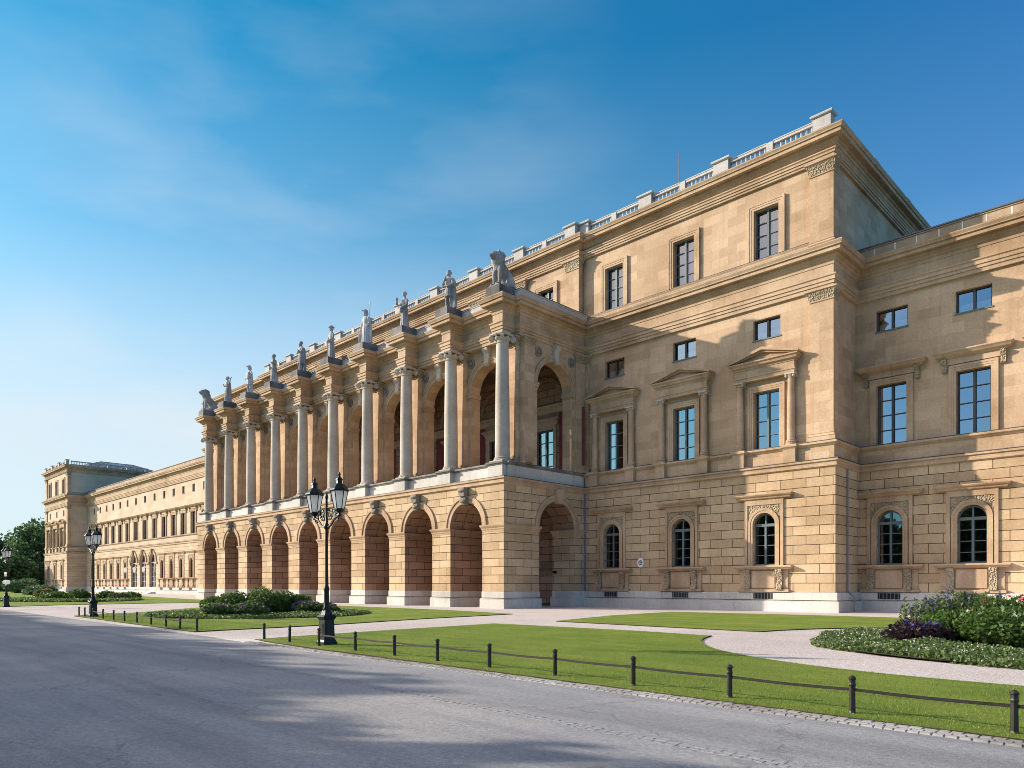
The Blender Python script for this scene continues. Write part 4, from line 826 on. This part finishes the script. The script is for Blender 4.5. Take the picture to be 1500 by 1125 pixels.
for s_ in (-1, 1):
    mb = MB(); mb.ellip((s_ * .5, 0, 1.9), (.17, .17, .17), 12, 8); g_ = mb.build('lamp_globe', M['frost'], c, True); mb = MB(); mb.tube([(0, 0, 1.7), (s_ * .3, 0, 1.66), (s_ * .5, 0, 1.76)], .025, 6); mb.build('globe_arm', M['iron'], g_)
# ------------------------------------------------------------------ bollards with rails
def bollard_mesh():
    mb = MB(); mb.lathe([(.05, -.05), (.05, .03), (.041, .05), (.038, .37), (.046, .385), (.046, .40), (.04, .415), (.04, .455), (.05, .465), (.05, .48), (.028, .505), (.006, .515)], 0, 0, 8); return mb
ORD = ['', 'second', 'third', 'fourth', 'fifth', 'sixth', 'seventh', 'eighth', 'ninth', 'tenth', 'eleventh', 'twelfth', 'thirteenth']
FA = [(-21.05, 10.3), (-19.4, 10.27), (-17.62, 10.2), (-15.7, 10.12), (-13.95, 10.07), (-12.3, 10.03), (-10.6, 10.0), (-8.79, 9.96), (-7.0, 9.9), (-5.23, 9.85), (-3.46, 9.79), (-1.69, 9.75)]
FC = [(-43.8, 10.93), (-42.6, 10.9), (-41.0, 10.86), (-39.2, 10.82), (-37.4, 10.78), (-35.7, 10.74), (-33.9, 10.7), (-31.9, 10.62), (-29.98, 10.54), (-28.3, 10.47), (-26.51, 10.4)]
def fence_row(pts, names, rail_from, group, extra=None):
    proto = None
    for i, (x, y) in enumerate(pts):
        if proto is None: o = proto = bollard_mesh().build('bollard', M['brown_iron'])
        else: o = proto.copy(); COL.objects.link(o)
        o.location = (x, y, 0); o.rotation_euler = (R(random.uniform(-1.5, 1.5)), R(random.uniform(-1.5, 1.5)), random.uniform(0, .4)); tag(o, names(i), 'bollard', group)
        nxt = pts[i + 1] if i + 1 < len(pts) else extra
        if i >= rail_from and nxt:
            mb = MB(); a = Vector((0, 0, .33)); d = Vector((nxt[0] - x, nxt[1] - y, 0)); nrm = Vector((-d.y, d.x, 0)).normalized() * .006; n = 8
            ps = [a + d * (t / n) - Vector((0, 0, .014 * math.sin(PI * t / n))) for t in range(n + 1)]; h = Vector((0, 0, .02)); vs = []
            for p in ps: vs += [p - nrm - h, p + nrm - h, p + nrm + h, p - nrm + h]
            mb.add(vs, [(4 * k + j, 4 * k + (j + 1) % 4, 4 * k + 4 + (j + 1) % 4, 4 * k + 4 + j) for k in range(n) for j in range(4)])
            r_ = mb.build('rail', M['brown_iron'], o); o.rotation_euler = (0, 0, 0)
fence_row(FA, lambda i: ['bollard without a rail at the path corner, left of the near lamp post', 'second bollard from the path corner, just left of the near lamp post', 'dark bollard touching the base of the near lamp post'][i] if i < 3 else ('bottom right bollard, tallest in the picture, near front lawn' if i == 11 else f'{["first"] [0] if i == 3 else ORD[i - 3]} bollard to the right of the near lamp post'), 2, 'bollards along the near lawn', (.1, 9.7))
fence_row(FC, lambda i: 'bollard at the far left tip of the fenced lawn' if i == 0 else ('bollard at the near right end of the far lawn row, by the path' if i == 10 else f'{ORD[i]} bollard from the far left tip of the far lawn row'), 2, 'bollards along the far lawn')
o = bollard_mesh().build('bollard', M['brown_iron']); o.location = (-66.9, 10.9, 0); tag(o, 'tiny distant bollard at the left picture edge beside the distant lamp post', 'bollard')

# ------------------------------------------------------------------ ground
def sheet(name, poly, z, mat, kind='structure'):
    mb = MB(); mb.add([(x, y, z) for x, y in poly], [tuple(range(len(poly)))]); return tag(mb.build(name, mat), kind=kind)
def arc(cx, cy, r_, a0, a1, n=18): return [(cx + r_ * math.cos(R(a0 + (a1 - a0) * i / n)), cy + r_ * math.sin(R(a0 + (a1 - a0) * i / n))) for i in range(n + 1)]
sheet('ground', [(-2500, -900), (1200, -900), (1200, 2500), (-2500, 2500)], -.03, M['field'])
sheet('gravel_path', [(-340, 9.0), (60, 9.0), (60, 62), (-340, 62)], -.012, M['gravel'])
sheet('road', [(-340, -3.5), (60, -3.5), (60, 9.28), (-21.2, 9.62), (-60, 10.15), (-340, 12)], .0, M['road'])
RC = (-2.8, 24.0)                                      # centre of the round bed at the right
lawnA = [(-21.15, 10.05), (-17.6, 9.78), (-12, 9.65), (-6, 9.5), (0, 9.4), (60, 9.0), (60, 14)] + [(8, 14)] + arc(RC[0], RC[1], 9.6, 292, 195, 20)[::1] + [(-12.1, 21.35), (-15.4, 21.75), (-22.5, 21.5), (-22.0, 16), (-21.5, 11.6)]
lawnB = [(-22.0, 25.0), (-17.8, 24.75), (-12.0, 24.6)] + arc(RC[0], RC[1], 9.1, 176, 60, 16) + [(16, 40.3), (-10, 40), (-18, 39.6), (-24.4, 38.6), (-23.8, 31.6)]
lawnC = [(-44.1, 10.75), (-36.7, 10.5), (-30, 10.3), (-26.3, 10.2), (-26.5, 12), (-26.8, 16), (-28.3, 22.3), (-29.2, 29.4), (-37, 30.8), (-58, 31.2), (-57, 25), (-52.5, 20), (-46.5, 14.4), (-45.6, 12.1)]
lawnD = [(-66, 10.9), (-69, 16), (-69.2, 28.8), (-78, 32), (-92, 33.5), (-128, 38.6), (-230, 39), (-230, 11.5)]
for pl in (lawnA, lawnB, lawnC, lawnD):
    mb = MB(); n_ = len(pl); mb.add([(x, y, .024) for x, y in pl], [tuple(range(n_))]); mb.mi = 1; mb.add([(x, y, .024) for x, y in pl] + [(x, y, -.05) for x, y in pl], [(i, (i + 1) % n_, n_ + (i + 1) % n_, n_ + i) for i in range(n_)])
    tag(mb.build('lawn', [M['lawn'], M['soil']]), kind='structure')
# worn slab at the path corner
mb = MB(); mb.add([(-22.6, 9.45, .006), (-20.2, 9.4, .006), (-20.3, 9.95, .006), (-21.6, 10.1, .006)], [(0, 1, 2, 3)]); tag(mb.build('paving_slab', M['lime']), kind='structure')
# sett kerb: three rows of small stones
rnd = random.Random(11); mb = MB(); x = -20.4
def kerb_y(x): return 9.66 + (-20 - x) * .0135 if x < -6 else 9.47 - (x + 6) * .014
for row in range(3):
    x = -20.6 + row * .05
    while x < 2.5:
        w = rnd.uniform(.10, .17); y = kerb_y(x) - .02 - row * .116; h = rnd.uniform(.014, .024); e = .012
        mb.frus(x + w / 2, y - .055, -.02, h, w / 2, w / 2 - .008 - rnd.random() * .005, .055, .047); x += w + .006
tag(mb.build('kerb', M['sett']), kind='structure')
mb = MB()
for row in range(2):                                   # flush drain line of worn setts across the road
    x = -24.
    while x < 2:
        w = rnd.uniform(.1, .17); y = 6.95 + (x + 12) * -.03 - row * .11
        mb.frus(x + w / 2, y, -.02, rnd.uniform(.002, .005), w / 2 - .002, w / 2 - .02, .05, .04); x += w + .01
tag(mb.build('road_gutter', M['road']), kind='structure')
# grass blades close to the camera
def inside(p, poly):
    x, y = p; c = False; j = len(poly) - 1
    for i in range(len(poly)):
        (xi, yi), (xj, yj) = poly[i], poly[j]
        if (yi > y) != (yj > y) and x < (xj - xi) * (y - yi) / (yj - yi) + xi: c = not c
        j = i
    return c
def blades(poly, x0, x1, y0, y1, count, h=(.012, .034), thin=lambda x, y: 1.):
    mb = MB(); k = 0; V = mb.v; Fc = mb.f
    while k < count:
        x = rnd.uniform(x0, x1); y = rnd.uniform(y0, y1); k += 1
        if rnd.random() > thin(x, y) or not inside((x, y), poly): continue
        a = rnd.uniform(0, PI); hh = rnd.uniform(*h); w = .003 + .003 * rnd.random(); lx, ly = rnd.uniform(-.02, .02), rnd.uniform(-.02, .02); b = len(V)
        V += [(x - w * math.cos(a), y - w * math.sin(a), .018), (x + w * math.cos(a), y + w * math.sin(a), .018), (x + lx, y + ly, .022 + hh)]; Fc.append((b, b + 1, b + 2)); mb.m.append(0)
    return tag(mb.build('grass', M['blade']), kind='stuff')
blades(lawnA, -22, 3, 9.3, 22, 420000, thin=lambda x, y: min(1., 9. / math.hypot(x, y)) ** 1.2)
blades(lawnC, -46, -26, 10.1, 14, 40000, (.02, .045))
# ------------------------------------------------------------------ plants
def leaf_quad(mb, p, s, el=1.7, up=.3):
    d = Vector((rnd.gauss(0, 1), rnd.gauss(0, 1), rnd.gauss(0, 1) + up)).normalized(); u = d.cross(Vector((rnd.gauss(0, 1), rnd.gauss(0, 1), rnd.gauss(0, 1)))).normalized()
    q = Vector(p); b = len(mb.v); mb.v += [tuple(q - u * s * .5), tuple(q + d * s * el * .5), tuple(q + u * s * .5), tuple(q - d * s * el * .5)]; mb.f.append((b, b + 1, b + 2, b + 3)); mb.m.append(mb.mi)
def clump(mb, c, r_, n, s, shell=.55):
    """leaves through an uneven lobed volume, sitting on the ground"""
    lob = [(Vector((rnd.gauss(0, 1), rnd.gauss(0, 1), rnd.gauss(.2, .8))).normalized(), rnd.uniform(.25, .55)) for _ in range(9)]
    for _ in range(n):
        d = Vector((rnd.gauss(0, 1), rnd.gauss(0, 1), rnd.gauss(0, 1))).normalized()
        k = .68 + max([w * max(0, d.dot(v) - .55) / .45 for v, w in lob]); t = (shell + (1 - shell) * rnd.random()) * k
        p = (c[0] + r_[0] * d.x * t, c[1] + r_[1] * d.y * t, c[2] + r_[2] * d.z * t)
        if p[2] > .02: leaf_quad(mb, p, s * rnd.uniform(.6, 1.3))
def stems(mb, c, r_, h, n):
    for _ in range(n):
        a = rnd.uniform(0, 2 * PI); t = rnd.random() ** .5 * .8; mb.tube([(c[0], c[1], 0), (c[0] + r_ * t * .4 * math.cos(a), c[1] + r_ * t * .4 * math.sin(a), h * .5), (c[0] + r_ * t * math.cos(a), c[1] + r_ * t * math.sin(a), h * rnd.uniform(.7, 1))], [.015, .01, .005], 4)
def shrub(x, y, r_, h, label, mat='shrub', n=1500, s=.1, flower=None, nf=40, group=None, kind='shrub', cat='shrub'):
    mb = MB(); st = MB(); stems(st, (0, 0, 0), r_, h, 9)
    clump(mb, (0, 0, h * .42), (r_, r_, h * .62), n, s); o = mb.build(kind, M[mat], None, False, (x, y, 0)); tag(o, label, cat, group)
    st.build('stem', M['bark'], o)
    if flower:
        fm = MB()
        for _ in range(nf):
            a = rnd.uniform(0, 2 * PI); e = rnd.uniform(.1, 1.2); p = (r_ * .95 * math.cos(a) * math.cos(e), r_ * .95 * math.sin(a) * math.cos(e), h * .42 + h * .6 * math.sin(e))
            for _ in range(5): leaf_quad(fm, (p[0] + rnd.gauss(0, .03), p[1] + rnd.gauss(0, .03), p[2] + rnd.gauss(0, .03)), .075, 1.1)
        tag(fm.build('flower', M[flower], o), kind='stuff')
    return o
def spikes(x, y, r_, h, label, n, flower, group=None, kind='larkspur', cat='flower plant', frac=.35):
    mb = MB(); fm = MB()
    for _ in range(n):
        a = rnd.uniform(0, 2 * PI); t = r_ * rnd.random() ** .5; px, py = t * math.cos(a), t * math.sin(a); hh = h * rnd.uniform(.7, 1.08); lx, ly = rnd.gauss(0, .06), rnd.gauss(0, .06)
        mb.tube([(px, py, 0), (px + lx * .5, py + ly * .5, hh * .6), (px + lx, py + ly, hh)], [.008, .006, .003], 4)
        for _ in range(26): z = rnd.random() ** .8; leaf_quad(mb, (px + lx * z + rnd.gauss(0, .04), py + ly * z + rnd.gauss(0, .04), hh * z), .065, 2.6, .8)
        if rnd.random() < frac:
            for _ in range(26): z = rnd.uniform(.72, 1.04); leaf_quad(fm, (px + lx * z + rnd.gauss(0, .02), py + ly * z + rnd.gauss(0, .02), hh * z), .05, 1.1)
    o = mb.build(kind, M['shrub2'], None, False, (x, y, 0)); tag(o, label, cat, group)
    if fm.f: tag(fm.build('flower', M[flower], o), kind='stuff')
    return o
def cover(cx, cy, rx, ry, h, n, s, flower, nf, hole=0.):
    sheet('flower_bed', [(cx + rx * math.cos(2 * PI * i / 48), cy + ry * math.sin(2 * PI * i / 48)) for i in range(48)], .045, M['soil'])
    mb = MB(); fm = MB()
    for i in range(n + nf):
        a = rnd.uniform(0, 2 * PI); t = math.sqrt(rnd.uniform(hole, 1.)) * (1 + .03 * math.sin(7 * a)); x, y = cx + rx * t * math.cos(a), cy + ry * t * math.sin(a)
        top = h * (.7 + .5 * math.sin(x * 3.1) * math.sin(y * 2.7) * .6) * min(1, (1.04 - t) * 9 + .35)
        if i < n: leaf_quad(mb, (x, y, rnd.uniform(.02, 1) * top), s * rnd.uniform(.6, 1.3), 1.6, .6)
        else: leaf_quad(fm, (x, y, top * rnd.uniform(.8, 1.1)), s * .8, 1.1, .5)
    o = tag(mb.build('ground_cover', M['cover']), kind='stuff')
    if fm.f: tag(fm.build('bedding_flowers', M[flower]), kind='stuff')
cover(RC[0], RC[1], 6.45, 6.45, .30, 85000, .055, 'fwhite', 3200, .25)
G0 = 'plants in the round bed'
shrub(-6.2, 22.5, .8, .7, 'low plum purple bush on the left of the right-hand round bed', 'plum', 2600, .07, 'fblue', 10, G0)
shrub(-5.5, 24.0, 1.0, .95, 'dark green bush with a few white blooms behind the plum bush', 'shrub', 4600, .075, 'fwhite', 4, G0)
shrub(-4.4, 23.5, 1.25, .95, 'largest dark green bush in the middle of the right-hand round bed', 'shrub', 6000, .08, 'fwhite', 5, G0)
shrub(-4.3, 25.1, 1.15, 1.12, 'dark bush under the pink roses, cut by the right picture edge', 'leaf', 5000, .08, None, 0, G0)
shrub(-4.7, 26.0, 1.0, 1.4, 'rose bush with pink and red blooms at the right edge', 'shrub', 2600, .08, 'fpink', 26, G0, 'rose_bush', 'rose bush')
spikes(-6.9, 25.6, .65, 1.2, 'leftmost tall green larkspur clump with blue flower spikes', 34, 'fblue', G0, frac=.25)
spikes(-6.3, 26.4, .7, 1.42, 'tall larkspur clump with the brightest blue spike, left of the roses', 50, 'fblue', G0, frac=.2)
spikes(-5.7, 26.5, .75, 1.38, 'pale green tall clump with no open flowers, in front of the wing wall', 60, 'fblue', G0, frac=.02)
spikes(-5.1, 26.4, .45, 1.35, 'narrow larkspur clump with violet blue flowers beside the roses', 24, 'fblue', G0, frac=.3)
cover(-38.9, 18.9, 5.9, 6.0, .22, 26000, .10, 'fwhite', 500, .1)
G1 = 'plants in the oval bed'
for x, y, r_, h, lab, fl in ((-41.2, 17.2, .95, .95, 'leftmost rounded green bush of the oval bed before the portico', None), (-40.2, 17.9, 1.15, 1.25, 'round dark bush left of the middle in the oval bed', None), (-40.4, 19.5, 1.3, 1.45, 'tallest leafy bush in the middle of the oval bed', None),
                             (-39.5, 20.4, 1.15, 1.3, 'bright green bush right of the tallest one in the oval bed', None), (-39.2, 21.3, .9, 1.1, 'smallest green bush at the right of the tall ones in the oval bed', None), (-37.6, 15.9, .95, .7, 'low bush with lilac flowers at the front left of the oval bed', 'fpurple'), (-36.7, 17.2, 1.0, .75, 'low bush with lilac dots at the front middle of the oval bed', 'fpurple'),
                             (-38.0, 21.2, .95, .75, 'low mound of violet flowers at the right end of the oval bed', 'fpurple'), (-37.4, 21.9, .9, .65, 'violet flower mound behind the near lamp post', 'fpurple')):
    shrub(x, y, r_, h, lab, 'shrub', 2600, .10, fl, 45, G1)
cover(-88, 21.2, 9.5, 6.4, .3, 14000, .2, 'fwhite', 300, .2)
G2 = 'plants in the far bed'
for x, y, r_, h, lab, fl in ((-96, 20.5, 1.2, 1.25, 'far bed bush beside the distant lamp post, tipped with pink', 'fpink'), (-92.2, 20.2, 1.1, .85, 'second bush from the left in the far bed', None), (-88.4, 20.0, 1.15, .9, 'round bush in the middle of the far bed', None), (-86.6, 21, 1.0, .85, 'small round bush beside the middle one of the far bed', None), (-84.6, 21.4, 1.2, 1.2, 'tallest bush of the far bed, left of the middle lamp post', None),
                             (-86.5, 24.2, 1.2, 1.05, 'dark bush of the far bed hidden partly by the middle lamp post', None), (-85.5, 25, 1.6, .8, 'low violet flowered mound at the right of the far bed', 'fpurple'), (-87.5, 27, 1.1, .8, 'last green bush at the right end of the far bed', None)):
    shrub(x, y, r_, h, lab, 'shrub', 1500, .17, fl, 40, G2)
for x, y, r_, h, lab in ((-140, 29, 2.6, 1.7, 'pale flowering hedge bush on the far lawn before the tree line'), (-172, 33, 3.6, 2.8, 'broad green bush in front of the far trees at the left edge'), (-112, 24, 1.5, 1.3, 'rounded bush with pink tint beyond the distant lamp post')):
    shrub(x, y, r_, h, lab, 'leaf2', 2200, .3, 'fpink' if r_ < 3 else None, 30, 'bushes on the far lawn')
# ------------------------------------------------------------------ trees
def tree(name, h, cr, n, s, mat, label, loc, group, low=.18):
    tr = MB(); cm = MB(); tr.tube([(0, 0, -.2), (.05, 0, h * .12), (.1, .05, h * .35), (0, .1, h * .6), (.1, 0, h * .88)], [h * .028 + .1, h * .024, h * .019, h * .012, .04], 10)
    lobes = []
    for i in range(17):
        a = i * 2.4 + rnd.uniform(-.4, .4); z = h * (low + .12 + (.86 - low - .12) * (i / 16)); prof = math.sin(PI * min(1, (z / h - low + .08) / (1.08 - low))) ** .6
        d = cr * prof * rnd.uniform(.45, .8); lobes.append((Vector((d * math.cos(a), d * math.sin(a), z)), cr * rnd.uniform(.34, .52) * (.6 + .4 * prof)))
        tr.tube([(.08, .03, z * .62), (d * .5 * math.cos(a), d * .5 * math.sin(a), z * .82), (d * math.cos(a), d * math.sin(a), z)], [h * .009, h * .006, .02], 6)
    lobes.append((Vector((0, 0, h * .9)), cr * .4)); lobes.append((Vector((0, 0, h * .55)), cr * .5))
    for k in range(n):
        c, r_ = lobes[rnd.randrange(len(lobes))]; d = Vector((rnd.gauss(0, 1), rnd.gauss(0, 1), rnd.gauss(0, .8))).normalized(); t = r_ * rnd.random() ** .4 * (1.22 if rnd.random() < .08 else 1)
        leaf_quad(cm, c + d * t, s * rnd.uniform(.6, 1.3), 1.4, .2)
    o = empty(name, label, 'tree', loc, 0, group); tr.build('trunk', M['bark'], o, True); cm.build('crown', M[mat], o); return o
GT = 'trees beyond the palace'
for i, (x, y, h, cr, mt, lab) in enumerate(((-222, 46, 18.3, 8, 'leaf2', 'dark full tree touching the far left pavilion'), (-237, 50, 17., 9, 'leaf', 'tall tree behind the one touching the far pavilion'), (-238, 38, 14, 8, 'leaf2', 'medium dark tree left of the far pavilion, above the bushes'),
                                          (-252, 44, 13.2, 9, 'leaf2', 'rounded tree in the middle of the far left tree line'), (-258, 36, 9.6, 8, 'leaf', 'lower tree at the left picture edge of the tree line'), (-282, 46, 11, 9, 'leaf', 'pale distant tree at the left picture edge'), (-214, 38, 8, 5.5, 'leaf2', 'small round tree at the foot of the far pavilion'))):
    tree('park_tree', h, cr, 7000, .62, mt, lab, (x, y, 0), GT, .06)
GS = 'shade trees across the road'
pt = tree('shade_tree', 13.4, 4.7, 6500, .5, 'leaf', 'leafy shade tree of the row across the road, outside the picture', (0, 0, 0), GS)
pt2 = tree('shade_tree', 14.0, 4.9, 6500, .5, 'leaf2', 'leafy shade tree of the row across the road, outside the picture', (0, 0, 0), GS)
TR = [(-104 + 6.2 * i + rnd.uniform(-.6, .6), -11.1 + rnd.uniform(-.5, .5)) for i in range(18)]
for i, (x, y) in enumerate(TR):
    o = (pt, pt2)[i % 2] if i < 2 else copy_tree((pt, pt2)[i % 2])
    o.location = (x, y, 0); o.rotation_euler = (0, 0, rnd.uniform(0, 6.2)); k = rnd.uniform(.9, 1.08) * (.86 if -38 < x < -29 else 1); o.scale = (k, k, k)
# ------------------------------------------------------------------ sky, sun, camera
SUN_EL = 20.5; LX, LY = 1.72, 1.0
w = bpy.data.worlds.new('World'); SC.world = w; w.use_nodes = True; nt = w.node_tree; bg = nt.nodes['Background']
sky = N(nt, 'ShaderNodeTexSky', sky_type='NISHITA', sun_disc=False, sun_elevation=R(SUN_EL), sun_rotation=math.atan2(-LX, -LY), altitude=500, air_density=1.0, dust_density=1.0, ozone_density=2.5)
tc = N(nt, 'ShaderNodeTexCoord')
def M2(op, x, y, clamp=False):
    n = N(nt, 'ShaderNodeMath', operation=op, use_clamp=clamp)
    for i, v in enumerate((x, y)):
        if hasattr(v, 'is_linked'): L(nt, v, n.inputs[i])
        else: n.inputs[i].default_value = v
    return n.outputs[0]
def dirdot(v):
    d_ = N(nt, 'ShaderNodeVectorMath', operation='DOT_PRODUCT'); d_.inputs[1].default_value = Vector(v).normalized(); L(nt, tc.outputs['Generated'], d_.inputs[0]); return d_.outputs['Value']
sp = N(nt, 'ShaderNodeSeparateXYZ'); L(nt, tc.outputs['Generated'], sp.inputs[0])
# milky summer haze: thick towards the horizon on the sun side, thinning upwards and away from the sun
g1 = lambda v: (v, v, v)
hz = ramp(nt, sp.outputs[2], [(.0, g1(.97)), (.19, g1(.86)), (.31, g1(.52)), (.43, g1(.16)), (.6, g1(.0))])
az = ramp(nt, dirdot((-.95, .12, 0)), [(.1, g1(.34)), (.42, g1(.48)), (.78, g1(1))])
haze = M2('MULTIPLY', hz, az)
# one long thin cirrus streak
mp = N(nt, 'ShaderNodeMapping'); mp.inputs['Rotation'].default_value = (R(8), R(-38), R(46)); mp.inputs['Scale'].default_value = (.7, 2.2, 6.5); L(nt, tc.outputs['Generated'], mp.inputs[0])
cl = ramp(nt, noise(nt, mp.outputs[0], 1.6, 6, .5), [(.42, g1(0)), (.72, g1(.5))])
cm_ = ramp(nt, dirdot((-.80, .42, .43)), [(.9, g1(0)), (.995, g1(1))])
fac = M2('ADD', haze, M2('MULTIPLY', M2('MULTIPLY', cl, cm_), .45), True)
tint = mixc(nt, ramp(nt, dirdot((-.95, .12, 0)), [(.1, g1(0)), (.7, g1(1))]), (.20, .79, 1.2), (.10, .93, 1.06))
SKYT = mixc(nt, 1., sky.outputs[0], tint, 'MULTIPLY')
SKYC = mixc(nt, fac, SKYT, (4.35, 4.75, 5.05))
# fill glow added to the unseen sky high behind the viewer, to brighten shade
fill_glow = M2('MULTIPLY', ramp(nt, dirdot((-.35, -.52, .78)), [(.80, g1(0)), (.92, g1(1))]), ramp(nt, noise(nt, tc.outputs['Generated'], 2.2, 6), [(.3, g1(.6)), (.65, g1(1))]))
SKYC = mixc(nt, fill_glow, SKYC, (13.5, 11.7, 11.6)); L(nt, SKYC, bg.inputs[0]); bg.inputs[1].default_value = .13
ld = bpy.data.lights.new('sun', 'SUN'); ld.energy = 5.0; ld.angle = R(.53); ld.color = (1., .90, .765)
lo = bpy.data.objects.new('sun', ld); COL.objects.link(lo)
el = R(SUN_EL); hl = math.hypot(LX, LY); d = Vector((LX / hl * math.cos(el), LY / hl * math.cos(el), -math.sin(el))); lo.rotation_euler = d.to_track_quat('-Z', 'Y').to_euler(); lo.location = (-60, -40, 60)
cd = bpy.data.cameras.new('camera'); cam = bpy.data.objects.new('camera', cd); COL.objects.link(cam); SC.camera = cam
cam.location = (0, 0, 1.7); cam.rotation_euler = (PI / 2, 0, R(44.86)); cd.sensor_width = 36; cd.lens = 25.2; cd.shift_y = .196; cd.clip_end = 6000; cd.clip_start = .05
SC.cycles.filter_width = .9
vs = SC.view_settings; vs.view_transform = 'Standard'; vs.look = 'None'; vs.gamma = 1; vs.use_curve_mapping = False; vs.exposure = .48
